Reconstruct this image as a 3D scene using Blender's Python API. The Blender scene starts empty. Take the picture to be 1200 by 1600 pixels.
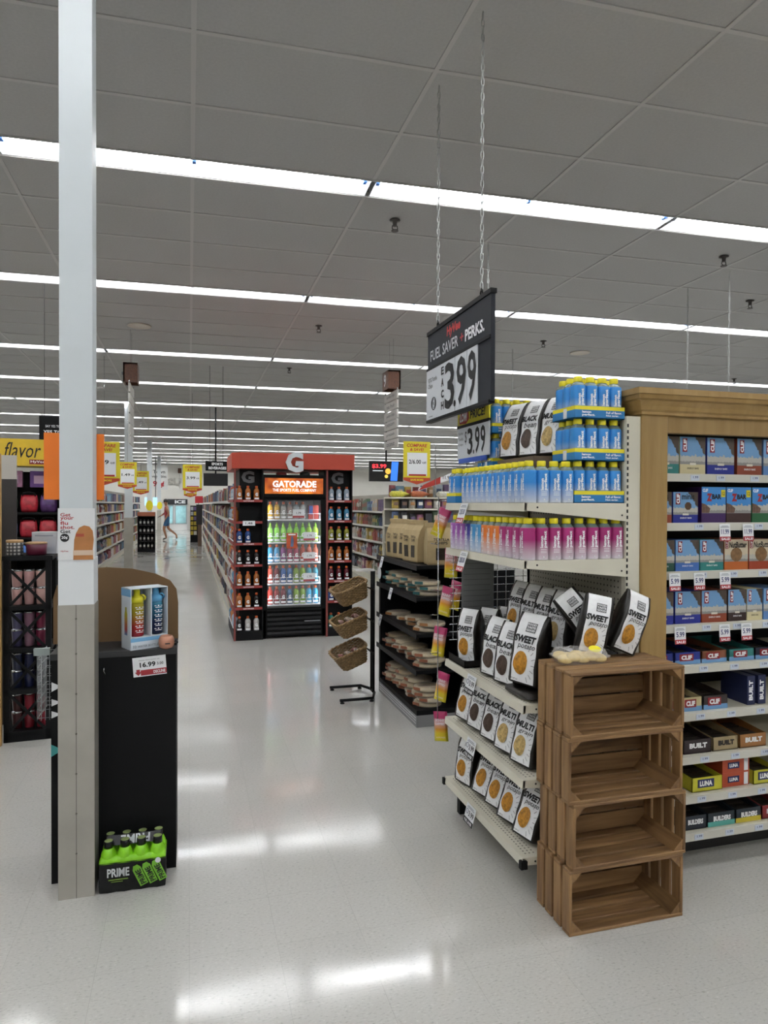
import bpy, bmesh, math, random
from mathutils import Matrix, Vector
random.seed(7)
S = bpy.context.scene
C = S.collection
PI = math.pi
def R(a): return math.radians(a)

# ------------------------------------------------------------------ camera, world, exposure
F_PX, CAM_H, VP_X, HZ, ROLL = 1066.0, 1.58, 296.0, 788.0, R(0.2)
yaw = math.atan((600 - VP_X) / F_PX)
pitch = -math.atan((800 - HZ) / F_PX)
fwd = Vector((math.sin(yaw) * math.cos(pitch), math.cos(yaw) * math.cos(pitch), math.sin(pitch)))
right = Vector((math.cos(yaw), -math.sin(yaw), 0))
upv = right.cross(fwd)
r2 = right * math.cos(ROLL) + upv * math.sin(ROLL)
u2 = upv * math.cos(ROLL) - right * math.sin(ROLL)
cam_d = bpy.data.cameras.new('camera')
cam_d.sensor_fit = 'HORIZONTAL'
cam_d.sensor_width = 36.0
cam_d.lens = 36.0 * F_PX / 1200.0
cam_d.clip_start, cam_d.clip_end = 0.05, 200
cam = bpy.data.objects.new('camera', cam_d)
C.objects.link(cam)
m3 = Matrix((r2, u2, -fwd)).transposed()
cam.matrix_world = Matrix.Translation((0, 0, CAM_H)) @ m3.to_4x4()
S.camera = cam
w = bpy.data.worlds.new('world'); S.world = w; w.use_nodes = True
w.node_tree.nodes['Background'].inputs[0].default_value = (0, 0, 0, 1)
w.node_tree.nodes['Background'].inputs[1].default_value = 0.0
S.view_settings.view_transform = 'Standard'
S.view_settings.look = 'None'
S.view_settings.gamma = 1.0
S.view_settings.use_curve_mapping = False
S.view_settings.exposure = 0.55
TUBE_STRENGTH = 33.0
CEIL = 3.91

# ------------------------------------------------------------------ materials
def lin(c):
    if isinstance(c, str):
        c = c.lstrip('#'); c = [int(c[i:i + 2], 16) / 255 for i in (0, 2, 4)]
    return tuple((v / 12.92 if v <= .04045 else ((v + .055) / 1.055) ** 2.4) for v in c) + (1.0,)
MATS = {}
def nt(name):
    m = bpy.data.materials.new(name); m.use_nodes = True
    t = m.node_tree; b = t.nodes['Principled BSDF']
    return m, t, b
def mat(col, rough=.5, metal=0., name=None, emit=0., vary=0., scale=8., bump=0., spec=.5, alpha=1., trans=0.):
    """plain surface: a base colour with a little procedural variation"""
    key = (str(col), rough, metal, name, emit, vary, scale, bump, spec, alpha, trans)
    if key in MATS: return MATS[key]
    m, t, b = nt(name or 'surface')
    b.inputs['Base Color'].default_value = lin(col)
    b.inputs['Roughness'].default_value = rough
    b.inputs['Metallic'].default_value = metal
    b.inputs['Specular IOR Level'].default_value = spec
    if alpha < 1: b.inputs['Alpha'].default_value = alpha
    if trans: b.inputs['Transmission Weight'].default_value = trans
    if emit:
        b.inputs['Emission Color'].default_value = lin(col)
        b.inputs['Emission Strength'].default_value = emit
    if vary or bump:
        tc = t.nodes.new('ShaderNodeTexCoord'); n = t.nodes.new('ShaderNodeTexNoise')
        n.inputs['Scale'].default_value = scale; n.inputs['Detail'].default_value = 4
        t.links.new(tc.outputs['Object'], n.inputs['Vector'])
        if vary:
            mr = t.nodes.new('ShaderNodeMapRange'); mr.inputs[1].default_value = .3; mr.inputs[2].default_value = .7
            mr.inputs[3].default_value = 1 - vary; mr.inputs[4].default_value = 1 + vary
            t.links.new(n.outputs[0], mr.inputs[0])
            mx = t.nodes.new('ShaderNodeVectorMath'); mx.operation = 'SCALE'
            mx.inputs[0].default_value = lin(col)[:3]
            t.links.new(mr.outputs[0], mx.inputs['Scale']); t.links.new(mx.outputs[0], b.inputs['Base Color'])
        if bump:
            bp = t.nodes.new('ShaderNodeBump'); bp.inputs['Strength'].default_value = bump; bp.inputs['Distance'].default_value = .01
            t.links.new(n.outputs[0], bp.inputs['Height']); t.links.new(bp.outputs[0], b.inputs['Normal'])
    MATS[key] = m
    return m
def objmat(rough=.4, name='tinted', vary=0.):
    """takes its colour from the object's own colour"""
    key = ('obj', rough, name, vary)
    if key in MATS: return MATS[key]
    m, t, b = nt(name)
    oi = t.nodes.new('ShaderNodeObjectInfo'); b.inputs['Roughness'].default_value = rough
    if vary:
        tc = t.nodes.new('ShaderNodeTexCoord'); n = t.nodes.new('ShaderNodeTexNoise'); n.inputs['Scale'].default_value = 30
        t.links.new(tc.outputs['Object'], n.inputs['Vector'])
        cr = t.nodes.new('ShaderNodeValToRGB')
        cr.color_ramp.elements[0].position = .42; cr.color_ramp.elements[1].position = .58
        cr.color_ramp.elements[0].color = (1 - vary,) * 3 + (1,); cr.color_ramp.elements[1].color = (1 + vary * .5,) * 3 + (1,)
        t.links.new(n.outputs[0], cr.inputs[0])
        mx = t.nodes.new('ShaderNodeMix'); mx.data_type = 'RGBA'; mx.blend_type = 'MULTIPLY'; mx.inputs[0].default_value = 1
        t.links.new(oi.outputs['Color'], mx.inputs[6]); t.links.new(cr.outputs[0], mx.inputs[7]); t.links.new(mx.outputs[2], b.inputs['Base Color'])
    else:
        t.links.new(oi.outputs['Color'], b.inputs['Base Color'])
    MATS[key] = m
    return m
def zramp(name, stops, z0, z1, rough=.35, useobj=False):
    """printed colour that changes with height on the object; a stop colour None is the object's colour"""
    m, t, b = nt(name); b.inputs['Roughness'].default_value = rough
    tc = t.nodes.new('ShaderNodeTexCoord'); sx = t.nodes.new('ShaderNodeSeparateXYZ'); t.links.new(tc.outputs['Object'], sx.inputs[0])
    mr = t.nodes.new('ShaderNodeMapRange'); mr.inputs[1].default_value = z0; mr.inputs[2].default_value = z1
    t.links.new(sx.outputs['Z'], mr.inputs[0])
    cr = t.nodes.new('ShaderNodeValToRGB'); t.links.new(mr.outputs[0], cr.inputs[0])
    el = cr.color_ramp.elements
    while len(el) < len(stops): el.new(.5)
    for e, (p, c) in zip(el, stops):
        e.position = p; e.color = lin(c) if c else (0, 0, 0, 1)
    if useobj:   # ramp is a mask: black = object colour, white = white
        oi = t.nodes.new('ShaderNodeObjectInfo')
        mx = t.nodes.new('ShaderNodeMix'); mx.data_type = 'RGBA'
        t.links.new(cr.outputs[0], mx.inputs[0]); t.links.new(oi.outputs['Color'], mx.inputs[6]); mx.inputs[7].default_value = lin('e6e8ee')
        t.links.new(mx.outputs[2], b.inputs['Base Color'])
    else:
        t.links.new(cr.outputs[0], b.inputs['Base Color'])
    return m
def glassmat(name='clear_film', alpha=.16, rough=.05, col='ffffff'):
    key = (name, alpha, rough, col)
    if key in MATS: return MATS[key]
    m, t, b = nt(name)
    b.inputs['Base Color'].default_value = lin(col); b.inputs['Roughness'].default_value = rough
    b.inputs['Alpha'].default_value = alpha
    MATS[key] = m
    return m

M_BLACK = mat('0e0f11', .5, name='black_metal', spec=.18)
M_DARK = mat('18191c', .5, name='dark_metal', spec=.2)
M_CREAM = mat('d3cfbe', .4, name='cream_metal', vary=.03)
M_WHITE = mat('e4e6e8', .5, name='white_card')
M_CHROME = mat('b8bbbd', .25, 1., name='chrome_wire')
M_INK = mat('101114', .6, name='black_ink')
M_WINK = mat('f2f3f5', .6, name='white_ink')
M_RED = mat('a8242c', .5, name='red_ink')
M_YEL = mat('dfd020', .5, name='yellow_card')
M_BLUEINK = mat('27306a', .6, name='blue_ink')
M_FILM = glassmat()

# ------------------------------------------------------------------ mesh builder
class MB:
    def __init__(s): s.v = []; s.f = []; s.mi = []; s.sm = []
    def add(s, vs, fs, m=0, smooth=False):
        o = len(s.v); s.v += [tuple(v) for v in vs]
        for f in fs: s.f.append([o + i for i in f]); s.mi.append(m); s.sm.append(smooth)
        return s
    def box(s, x0, y0, z0, x1, y1, z1, m=0, M=None):
        vs = [(x, y, z) for z in (z0, z1) for y in (y0, y1) for x in (x0, x1)]
        if M: vs = [M @ Vector(v) for v in vs]
        return s.add(vs, [(0, 2, 3, 1), (4, 5, 7, 6), (0, 1, 5, 4), (1, 3, 7, 5), (3, 2, 6, 7), (2, 0, 4, 6)], m)
    def prism(s, pts, a, b, axis='y', m=0):
        """polygon pts in the two other axes, extruded from a to b along axis"""
        def P(p, t):
            return {'x': (t, p[0], p[1]), 'y': (p[0], t, p[1]), 'z': (p[0], p[1], t)}[axis]
        n = len(pts)
        vs = [P(p, a) for p in pts] + [P(p, b) for p in pts]
        fs = [tuple(range(n)), tuple(reversed(range(n, 2 * n)))] + [(i, i + n, (i + 1) % n + n, (i + 1) % n) for i in range(n)]
        return s.add(vs, fs, m)
    def quad(s, a, b, c, d, m=0): return s.add([a, b, c, d], [(0, 1, 2, 3)], m)
    def loops(s, rings, m=0, smooth=True, caps=True, mfun=None):
        n = len(rings[0]); o = len(s.v)
        for r in rings: s.v += [tuple(p) for p in r]
        for k in range(len(rings) - 1):
            for i in range(n):
                j = (i + 1) % n
                s.f.append([o + k * n + i, o + k * n + j, o + (k + 1) * n + j, o + (k + 1) * n + i])
                s.mi.append(mfun(k, i) if mfun else m); s.sm.append(smooth)
        if caps:
            s.f.append([o + i for i in reversed(range(n))]); s.mi.append(mfun(0, 0) if mfun else m); s.sm.append(False)
            s.f.append([o + (len(rings) - 1) * n + i for i in range(n)]); s.mi.append(mfun(len(rings) - 2, 0) if mfun else m); s.sm.append(False)
        return s
    def lathe(s, prof, n=12, c=(0, 0), m=0, sq=0., mfun=None, smooth=True):
        """prof: (radius, z); sq>0 squares the section"""
        rings = []
        for r, z in prof:
            ring = []
            for i in range(n):
                a = 2 * PI * (i + .5) / n
                k = 1.0
                if sq:
                    e = 2 + 6 * sq
                    k = (abs(math.cos(a)) ** e + abs(math.sin(a)) ** e) ** (-1 / e)
                ring.append((c[0] + r * k * math.cos(a), c[1] + r * k * math.sin(a), z))
            rings.append(ring)
        return s.loops(rings, m, smooth, True, mfun)
    def tube(s, pts, r=.005, n=6, m=0, closed=False):
        pts = [Vector(p) for p in pts]; rings = []
        L = len(pts); prev = None
        for i, p in enumerate(pts):
            a = pts[(i - 1) % L] if (closed or i) else p
            b = pts[(i + 1) % L] if (closed or i < L - 1) else p
            d = (b - a)
            d = d.normalized() if d.length > 1e-9 else Vector((0, 0, 1))
            if prev is None:
                ref = Vector((0, 0, 1)) if abs(d.z) < .9 else Vector((1, 0, 0)); u = d.cross(ref).normalized()
            else:
                u = (prev - d * prev.dot(d)).normalized()
            prev = u; v = d.cross(u)
            rr = r[i] if isinstance(r, (list, tuple)) else r
            rings.append([p + u * rr * math.cos(2 * PI * k / n) + v * rr * math.sin(2 * PI * k / n) for k in range(n)])
        if closed: rings.append(rings[0])
        return s.loops(rings, m, True, not closed)
    def mesh(s, mats, name='mesh'):
        me = bpy.data.meshes.new(name); me.from_pydata(s.v, [], s.f)
        for m in (mats if isinstance(mats, (list, tuple)) else [mats]): me.materials.append(m)
        me.polygons.foreach_set('material_index', s.mi); me.polygons.foreach_set('use_smooth', s.sm)
        me.update(); return me
    def build(s, name, mats, parent=None, loc=None, rot=None, color=None):
        return link(name, s.mesh(mats, name), parent, loc, rot, color)
def link(name, data, parent=None, loc=None, rot=None, color=None):
    o = bpy.data.objects.new(name, data); C.objects.link(o)
    if parent is not None: o.parent = parent
    if loc is not None: o.location = loc
    if rot is not None: o.rotation_euler = rot
    if color is not None: o.color = lin(color)
    return o
def tag(o, label, cat, group=None):
    o['label'] = label; o['category'] = cat
    if group: o['group'] = group
    return o
def empty(name, loc, rz, label, cat, group=None, rx=0, ry=0):
    o = link(name, None, None, loc, (rx, ry, rz)); o.empty_display_size = .1
    return tag(o, label, cat, group)
def struct(o):
    o['kind'] = 'structure'; return o
def stuff(o, label=None, cat=None):
    o['kind'] = 'stuff'
    if label: tag(o, label, cat)
    return o
def copy_tree(o, loc=None, rot=None, label=None, group=None, parent=None, color=None):
    c = o.copy(); C.objects.link(c)
    if parent is not None: c.parent = parent
    for ch in o.children: copy_tree(ch, parent=c)
    if loc is not None: c.location = loc
    if rot is not None: c.rotation_euler = rot
    if label: c['label'] = label
    if group: c['group'] = group
    if color: c.color = lin(color)
    return c
def box(name, b, m, parent=None): return MB().box(*b).build(name, m, parent)

# ------------------------------------------------------------------ lettering
FONTS = {}
def text_data(s, bold=0., shear=0., res=2):
    """flat outline of a string, normalised to width 1 and height 1 (x 0..1, y 0..1), front towards +Z"""
    key = (s, bold, shear, res)
    if key in FONTS: return FONTS[key]
    cu = bpy.data.curves.new('lettering', 'FONT'); cu.body = s; cu.resolution_u = res
    cu.offset = bold; cu.shear = shear; cu.fill_mode = 'FRONT'; cu.align_x = 'CENTER'
    ob = bpy.data.objects.new('lettering', cu); C.objects.link(ob)
    dg = bpy.context.evaluated_depsgraph_get()
    me = bpy.data.meshes.new_from_object(ob.evaluated_get(dg))
    vs = [v.co.copy() for v in me.vertices]; fs = [list(p.vertices) for p in me.polygons]
    bpy.data.objects.remove(ob); bpy.data.curves.remove(cu); bpy.data.meshes.remove(me)
    x0 = min(v.x for v in vs); x1 = max(v.x for v in vs); y0 = min(v.y for v in vs); y1 = max(v.y for v in vs)
    out = ([((v.x - x0) / (x1 - x0), (v.y - y0) / max(1e-6, y1 - y0)) for v in vs], fs)
    FONTS[key] = out
    return out
def text_mb(mb, s, x0, z0, x1, z1, y=0., m=0, bold=.012, shear=0., rot90=False, surf=None):
    """write s into the rectangle x0..x1, z0..z1 on a face that looks to -Y; surf(x,z) gives the face's y"""
    vs, fs = text_data(s, bold, shear)
    out = []
    for a, b in vs:
        if rot90: px, pz = x0 + (1 - b) * (x1 - x0), z0 + a * (z1 - z0)     # reads upwards
        else: px, pz = x0 + a * (x1 - x0), z0 + b * (z1 - z0)
        out.append((px, surf(px, pz) if surf else y, pz))
    mb.add(out, fs, m)
    return mb
def lettering(parent, s, x0, z0, x1, z1, y, m, name='lettering', bold=.012, shear=0., rot90=False, surf=None):
    return text_mb(MB(), s, x0, z0, x1, z1, y, 0, bold, shear, rot90, surf).build(name, m, parent)

# ------------------------------------------------------------------ the setting
def floor_material():
    m, t, b = nt('polished_vinyl_tile')
    tc = t.nodes.new('ShaderNodeTexCoord')
    n1 = t.nodes.new('ShaderNodeTexNoise'); n1.inputs['Scale'].default_value = 75; n1.inputs['Detail'].default_value = 3
    mp = t.nodes.new('ShaderNodeMapping'); mp.inputs['Scale'].default_value = (1, 2.2, 1)
    t.links.new(tc.outputs['Object'], mp.inputs[0]); t.links.new(mp.outputs[0], n1.inputs['Vector'])
    c1 = t.nodes.new('ShaderNodeValToRGB')
    e = c1.color_ramp.elements
    e[0].position = .30; e[0].color = lin('a4a39c'); e[1].position = .42; e[1].color = lin('bdbcb6')
    x = e.new(.62); x.color = lin('c0bfb9'); x = e.new(.74); x.color = lin('d2d1cb')
    t.links.new(n1.outputs[0], c1.inputs[0])
    # seams of the 30.5 cm tiles, with a slight tone difference from tile to tile
    br = t.nodes.new('ShaderNodeTexBrick'); br.offset = 0.; br.inputs['Scale'].default_value = 1
    br.inputs['Brick Width'].default_value = .305; br.inputs['Row Height'].default_value = .305
    br.inputs['Mortar Size'].default_value = .0007; br.inputs['Mortar Smooth'].default_value = .3
    br.inputs['Color1'].default_value = (1, 1, 1, 1); br.inputs['Color2'].default_value = (.955, .955, .955, 1); br.inputs['Mortar'].default_value = (.72, .71, .7, 1)
    t.links.new(tc.outputs['Object'], br.inputs['Vector'])
    mx = t.nodes.new('ShaderNodeMix'); mx.data_type = 'RGBA'; mx.blend_type = 'MULTIPLY'; mx.inputs[0].default_value = 1
    t.links.new(c1.outputs[0], mx.inputs[6]); t.links.new(br.outputs[0], mx.inputs[7]); t.links.new(mx.outputs[2], b.inputs['Base Color'])
    n2 = t.nodes.new('ShaderNodeTexNoise'); n2.inputs['Scale'].default_value = 1.3; n2.inputs['Detail'].default_value = 3
    t.links.new(tc.outputs['Object'], n2.inputs['Vector'])
    mr = t.nodes.new('ShaderNodeMapRange'); mr.inputs[1].default_value = .3; mr.inputs[2].default_value = .7; mr.inputs[3].default_value = .05; mr.inputs[4].default_value = .15
    t.links.new(n2.outputs[0], mr.inputs[0]); t.links.new(mr.outputs[0], b.inputs['Coat Roughness']); b.inputs['Coat Weight'].default_value = 1.0; b.inputs['Coat IOR'].default_value = 1.55; b.inputs['Roughness'].default_value = .45
    n3 = t.nodes.new('ShaderNodeTexNoise'); n3.inputs['Scale'].default_value = 5; n3.inputs['Detail'].default_value = 2
    t.links.new(tc.outputs['Object'], n3.inputs['Vector'])
    bp = t.nodes.new('ShaderNodeBump'); bp.inputs['Strength'].default_value = .04; bp.inputs['Distance'].default_value = .006
    t.links.new(n3.outputs[0], bp.inputs['Height']); t.links.new(bp.outputs[0], b.inputs['Normal']); t.links.new(bp.outputs[0], b.inputs['Coat Normal'])
    return m
XL, XR, YF, YB = -14.0, 22.0, -6.0, 43.3
struct(box('floor', (XL, YF, -.1, XR, YB, 0), floor_material()))
WALL = mat('dcdad3', .7, name='painted_wall', vary=.03, scale=2)
struct(box('wall_back', (XL, YB, -.1, XR, YB + .2, CEIL + .4), WALL))
struct(box('wall_left', (XL - .2, YF, -.1, XL, YB, CEIL + .4), WALL))
struct(box('wall_right', (XR, YF, -.1, XR + .2, YB, CEIL + .4), WALL))
struct(box('wall_front', (XL, YF - .2, -.1, XR, YF, CEIL + .4), WALL))

# ceiling: lay-in tiles between rows of recessed fluorescent fixtures (the grid runs slightly askew to the aisles)
SKEW = -.035
ROWS = [-3.6, -.75, 2.1, 4.95, 7.77, 11.15, 13.93, 16.74, 19.6, 22.44, 25.05, 27.64, 30.5, 33.04, 35.4, 38.2, 40.94]
PX = 1.255; SLOT = .13
def sk(x, y): return y + SKEW * x
ceil = struct(box('ceiling', (XL, YF, CEIL + .2, XR, YB, CEIL + .3), mat('8c8d8c', .8, name='ceiling_deck')))
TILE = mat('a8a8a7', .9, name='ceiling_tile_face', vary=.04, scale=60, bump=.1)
BAR = mat('b2b2b0', .6, name='ceiling_grid_bar')
# tile courses along Y
courses = []
edges = [YF - 1.] + ROWS + [YB + 1.2]
for i in range(len(edges) - 1):
    a = edges[i] + (SLOT if i else 0); b = edges[i + 1] - (SLOT if i < len(edges) - 2 else 0)
    n = max(1, round((b - a) / .615))
    if i == 0: n = 3
    if i == len(edges) - 2: n = 4
    for k in range(n): courses.append((a + (b - a) * k / n, a + (b - a) * (k + 1) / n))
cols = list(range(int((XL - .02) // PX), int((XR - .02) // PX) + 1))
def to_px(p):
    q = Vector(p) - Vector((0, 0, CAM_H)); d = q.dot(fwd)
    if d < .1: return None
    return 600 + F_PX * q.dot(r2) / d, 800 - F_PX * q.dot(u2) / d, d
cells = []
for (a, b) in courses:
    for c in cols:
        x0 = .02 + c * PX; x1 = x0 + PX
        pp = to_px(((x0 + x1) / 2, sk((x0 + x1) / 2, (a + b) / 2), CEIL))
        seen = pp is not None and -120 < pp[0] < 1320 and -120 < pp[1] < 790
        cells.append((pp[2] if seen else 1e6, x0, a, x1, b))
cells.sort()
tile_meshes = {}
G = .011
far = MB()
for k, (d, x0, a, x1, b) in enumerate(cells):
    w_, h_ = x1 - x0 - 2 * G, b - a - 2 * G
    if k < 290 and d < 1e5:
        key = round(h_, 3)
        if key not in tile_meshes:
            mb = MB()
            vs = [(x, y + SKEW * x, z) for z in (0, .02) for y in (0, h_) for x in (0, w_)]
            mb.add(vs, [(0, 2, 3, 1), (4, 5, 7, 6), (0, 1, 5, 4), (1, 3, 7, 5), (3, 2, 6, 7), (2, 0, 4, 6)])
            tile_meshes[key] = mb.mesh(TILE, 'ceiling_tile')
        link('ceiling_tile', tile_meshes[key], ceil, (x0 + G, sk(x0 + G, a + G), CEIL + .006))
    else:
        X0, X1 = max(x0, XL), min(x1, XR)
        q = [(X, min(max(sk(X, Y), YF), YB), CEIL + .006) for X, Y in ((X0, a), (X1, a), (X1, b), (X0, b))]
        far.add(q, [(3, 2, 1, 0)])
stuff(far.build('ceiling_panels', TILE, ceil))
grid = MB()
for c in cols:
    x = .02 + c * PX
    for i in range(len(edges) - 1):
        a = edges[i] + (SLOT if i else 0); b = edges[i + 1] - (SLOT if i < len(edges) - 2 else 0)
        a, b = max(a, YF - SKEW * x), min(b, YB - SKEW * x)
        if b > a: grid.box(x - .013, sk(x, a), CEIL, x + .013, sk(x, b), CEIL + .03)
for y in sorted({round(v, 4) for ab in courses for v in ab}):
    for c in cols:
        xa_, xb_ = max(.02 + c * PX, XL), min(.02 + (c + 1) * PX, XR)
        vs = [(x, min(max(sk(x, yy), YF), YB), z) for z in (CEIL + .001, CEIL + .03) for yy in (y - .013, y + .013) for x in (xa_, xb_)]
        grid.add(vs, [(0, 2, 3, 1), (4, 5, 7, 6), (0, 1, 5, 4), (1, 3, 7, 5), (3, 2, 6, 7), (2, 0, 4, 6)])
stuff(grid.build('ceiling_grid', BAR, ceil))

# fluorescent fixtures
TUBE = mat('fafafa', .3, name='fluorescent_tube', emit=TUBE_STRENGTH)
REFL = mat('d6d9de', .4, name='white_reflector')
BLUE = mat('2f62a8', .5, name='blue_lamp_socket')
FL = 2 * PX
NTH = ['first', 'second', 'third', 'fourth', 'fifth', 'sixth', 'seventh', 'eighth', 'ninth', 'tenth', 'eleventh', 'twelfth', 'thirteenth', 'fourteenth', 'fifteenth', 'sixteenth', 'seventeenth']
def trough():
    mb = MB(); L = FL - .03; h = .13; s = SLOT; t = .004
    mb.box(0, -s, h, L, s, h + t); mb.box(0, -s, 0, L, -s + t, h); mb.box(0, s - t, 0, L, s, h)
    mb.box(0, -s, 0, t, s, h); mb.box(L - t, -s, 0, L, s, h)
    return mb.mesh(REFL, 'housing')
ME_TROUGH = trough()
ME_TUBE = MB().tube([(0, 0, 0), (1.16, 0, 0)], .019, 8).mesh(TUBE, 'tube')
ME_SOCK = MB().box(-.012, -.02, -.022, .012, .02, .05).mesh(BLUE, 'lamp_socket')
ME_FLANGE = MB().box(-.015, -SLOT - .012, -.004, FL - .015, -SLOT + .004, .002).box(-.015, SLOT - .004, -.004, FL - .015, SLOT + .012, .002).mesh(BAR, 'flange')
def in_frame(x0, y0):
    """does any of the fixture that starts at x0 in the row at y0 fall inside the picture"""
    for i in range(26):
        x = x0 + FL * i / 25
        for dy in (-SLOT, SLOT):
            pp = to_px((x, sk(x, y0) + dy, CEIL))
            if pp and -3 < pp[0] < 1203 and -3 < pp[1] < 1603: return True
    return False
for ri, y0 in enumerate(ROWS):
    lo, hi = (-4, 4) if ri < 7 else (-5, 5)
    for k in range(lo, hi + 1):
        x0 = 1.285 + k * FL + .015
        off = '' if in_frame(x0, y0) else '_offscreen'
        o = empty('ceiling_light' + off, (x0, sk(x0, y0), CEIL), math.atan(SKEW), 'recessed fluorescent trough light in the %s ceiling row from the back wall' % NTH[len(ROWS) - ri - 1], 'ceiling light', 'lights of the %s ceiling row' % NTH[len(ROWS) - ri - 1])
        link('housing', ME_TROUGH, o); link('flange', ME_FLANGE, o)
        link('tube' + off, ME_TUBE, o, (.06, -.03, .045)); link('tube' + off, ME_TUBE, o, (1.265, -.03, .045))
        for sx in (.035, 1.243, 2.45): link('lamp_socket', ME_SOCK, o, (sx, -.03, .045))

# small things on the ceiling
def on_ceil(x, y): # pixel on the ceiling plane -> point
    d = r2 * ((x - 600) / F_PX) + fwd - u2 * ((y - 800) / F_PX)
    t = (CEIL - CAM_H) / d.z
    return d * t + Vector((0, 0, CAM_H))
spr = MB(); spr.lathe([(.045, 0), (.045, -.006), (.02, -.012), (.016, -.05)], 10); spr.tube([(-.02, 0, -.045), (-.024, 0, -.07), (0, 0, -.085), (.024, 0, -.07), (.02, 0, -.045)], .004); spr.lathe([(.03, -.085), (.03, -.09)], 10)
me_spr = spr.mesh(mat('4a4644', .4, .6, name='bronze_metal'), 'sprinkler')
for p in ((617, 344), (1131, 401), (498, 509), (452, 575), (849, 533), (1172, 470), (620, 610), (1147, 592)):
    q = on_ceil(*p)
    tag(link('sprinkler_head', me_spr, None, (q.x, q.y, CEIL)), 'small dark sprinkler head hanging from the ceiling tiles', 'sprinkler', 'ceiling sprinkler heads')
me_spk = MB().lathe([(.15, .002), (.15, -.008), (.135, -.012), (.13, -.004), (.02, -.004)], 24).mesh([mat('c6c0b4', .5, name='speaker_grille')], 'speaker')
for p in ((218, 509), (906, 551)):
    q = on_ceil(*p)
    tag(link('ceiling_speaker', me_spk, None, (q.x, q.y, CEIL)), 'round beige speaker grille set flush in the ceiling tiles', 'speaker', 'round ceiling speakers')

# support columns
COLW = mat('c9d0d3', .45, name='column_paint', vary=.03, scale=3)
STEEL = mat('a8a59c', .38, .35, name='brushed_steel_cover', vary=.1, scale=5)
def column(x, y, w_, label, base_z, group=None, cover=.006):
    o = empty('support_column', (x, y, 0), 0, label, 'column', group)
    MB().box(-w_ / 2, -w_ / 2, 0, w_ / 2, w_ / 2, CEIL + .01).build('shaft', COLW, o)
    if base_z:
        h = w_ / 2 + cover
        MB().box(-h, -h, 0, h, h, base_z).build('base_cover', STEEL, o)
    return o
c1 = column(-.434, 3.01, .122, 'white square column with flu shot poster and steel base cover', 1.175)
h = .061 + .006
s_ = MB()
for z in (.18, .34, .5, .66, .82, .98, 1.12): s_.lathe([(.0035, z - .003), (.0035, z + .003)], 6, (0, -h))
s_.box(-.0012, -h - .0008, 0, .0012, -h + .001, 1.175)
s_.build('seam_and_rivets', mat('6e6b65', .5, .4, name='dark_seam'), c1)
MB().box(-.0655, -.0655, 1.175, .0655, .0655, 1.36).build('white_wrap', mat('dfe3e5', .5, name='white_plastic'), c1)
p = empty('flu_shot_poster', (-.434, 3.01 - .0635, 1.355), 0, 'white flu shot poster with a bare shoulder wrapped on the front column', 'poster')
MB().box(-.066, -.004, 0, .07, -.001, .205).build('sheet', mat('dcdedf', .4, name='poster_paper'), p)
for i, (s, c) in enumerate((('Get', M_RED), ('your', M_RED), ('flu', M_RED), ('shot.', M_RED), ('Get', M_INK))):
    wd = {'Get': .032, 'your': .042, 'flu': .024, 'shot.': .044}[s]
    lettering(p, s, -.057, .172 - i * .0165, -.057 + wd * 1.18, .1865 - i * .0165, -.0045, c, bold=.02)
MB().lathe([(.0165, -.0005), (.0165, .0005)], 20).build('price_spot', M_INK, p, (-.041, -.0045, .088), (R(90), 0, 0))
lettering(p, '20¢', -.053, .081, -.030, .095, -.0056, M_WINK, bold=.02)
lettering(p, 'HyVee', -.055, .030, -.028, .038, -.0045, M_RED)
mb = MB()   # shoulder picture
arm = [(-.01, 0)] + [(-.01 + .001 * k, .02 * k) for k in range(1, 5)] + [(.0, .105), (.012, .128), (.03, .137), (.05, .132), (.062, .115), (.066, .08), (.062, .04), (.064, 0)]
mb.prism(arm, -.0052, -.0042, 'y'); mb.build('shoulder_picture', mat('a8703f', .5, name='skin_print', vary=.15, scale=20), p)
MB().box(.0, -.006, .092, .03, -.0053, .104).build('plaster_picture', mat('a34a35', .5, name='plaster_print'), p)
MB().box(-.01, -.006, .018, .064, -.0053, .038).build('caption_strip', mat('cbb49e', .5, name='caption_print'), p)
tag(box('orange_board', (-.575, 3.078, 1.595, -.345, 3.088, 1.87), mat('ee7d22', .6, name='orange_board', vary=.05)), 'blank orange board fixed behind the front white column', 'board')
for (x, y) in ((-1.36, 16.9), (-1.43, 26.8), (-1.44, 35.4)):
    column(x, y, .17, 'slim white square column rising to the ceiling beside the long main aisle', 1.25, 'white columns along the main aisle', .012)

LIFT = .0004   # things rest on their shelf without sharing its plane
def pray(x, y): return r2 * ((x - 600) / F_PX) + fwd - u2 * ((y - 800) / F_PX)
def at_z(x, y, z): d = pray(x, y); return d * ((z - CAM_H) / d.z) + Vector((0, 0, CAM_H))
def at_y(x, y, Y): d = pray(x, y); return d * (Y / d.y) + Vector((0, 0, CAM_H))
def at_x(x, y, X): d = pray(x, y); return d * (X / d.x) + Vector((0, 0, CAM_H))

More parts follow.
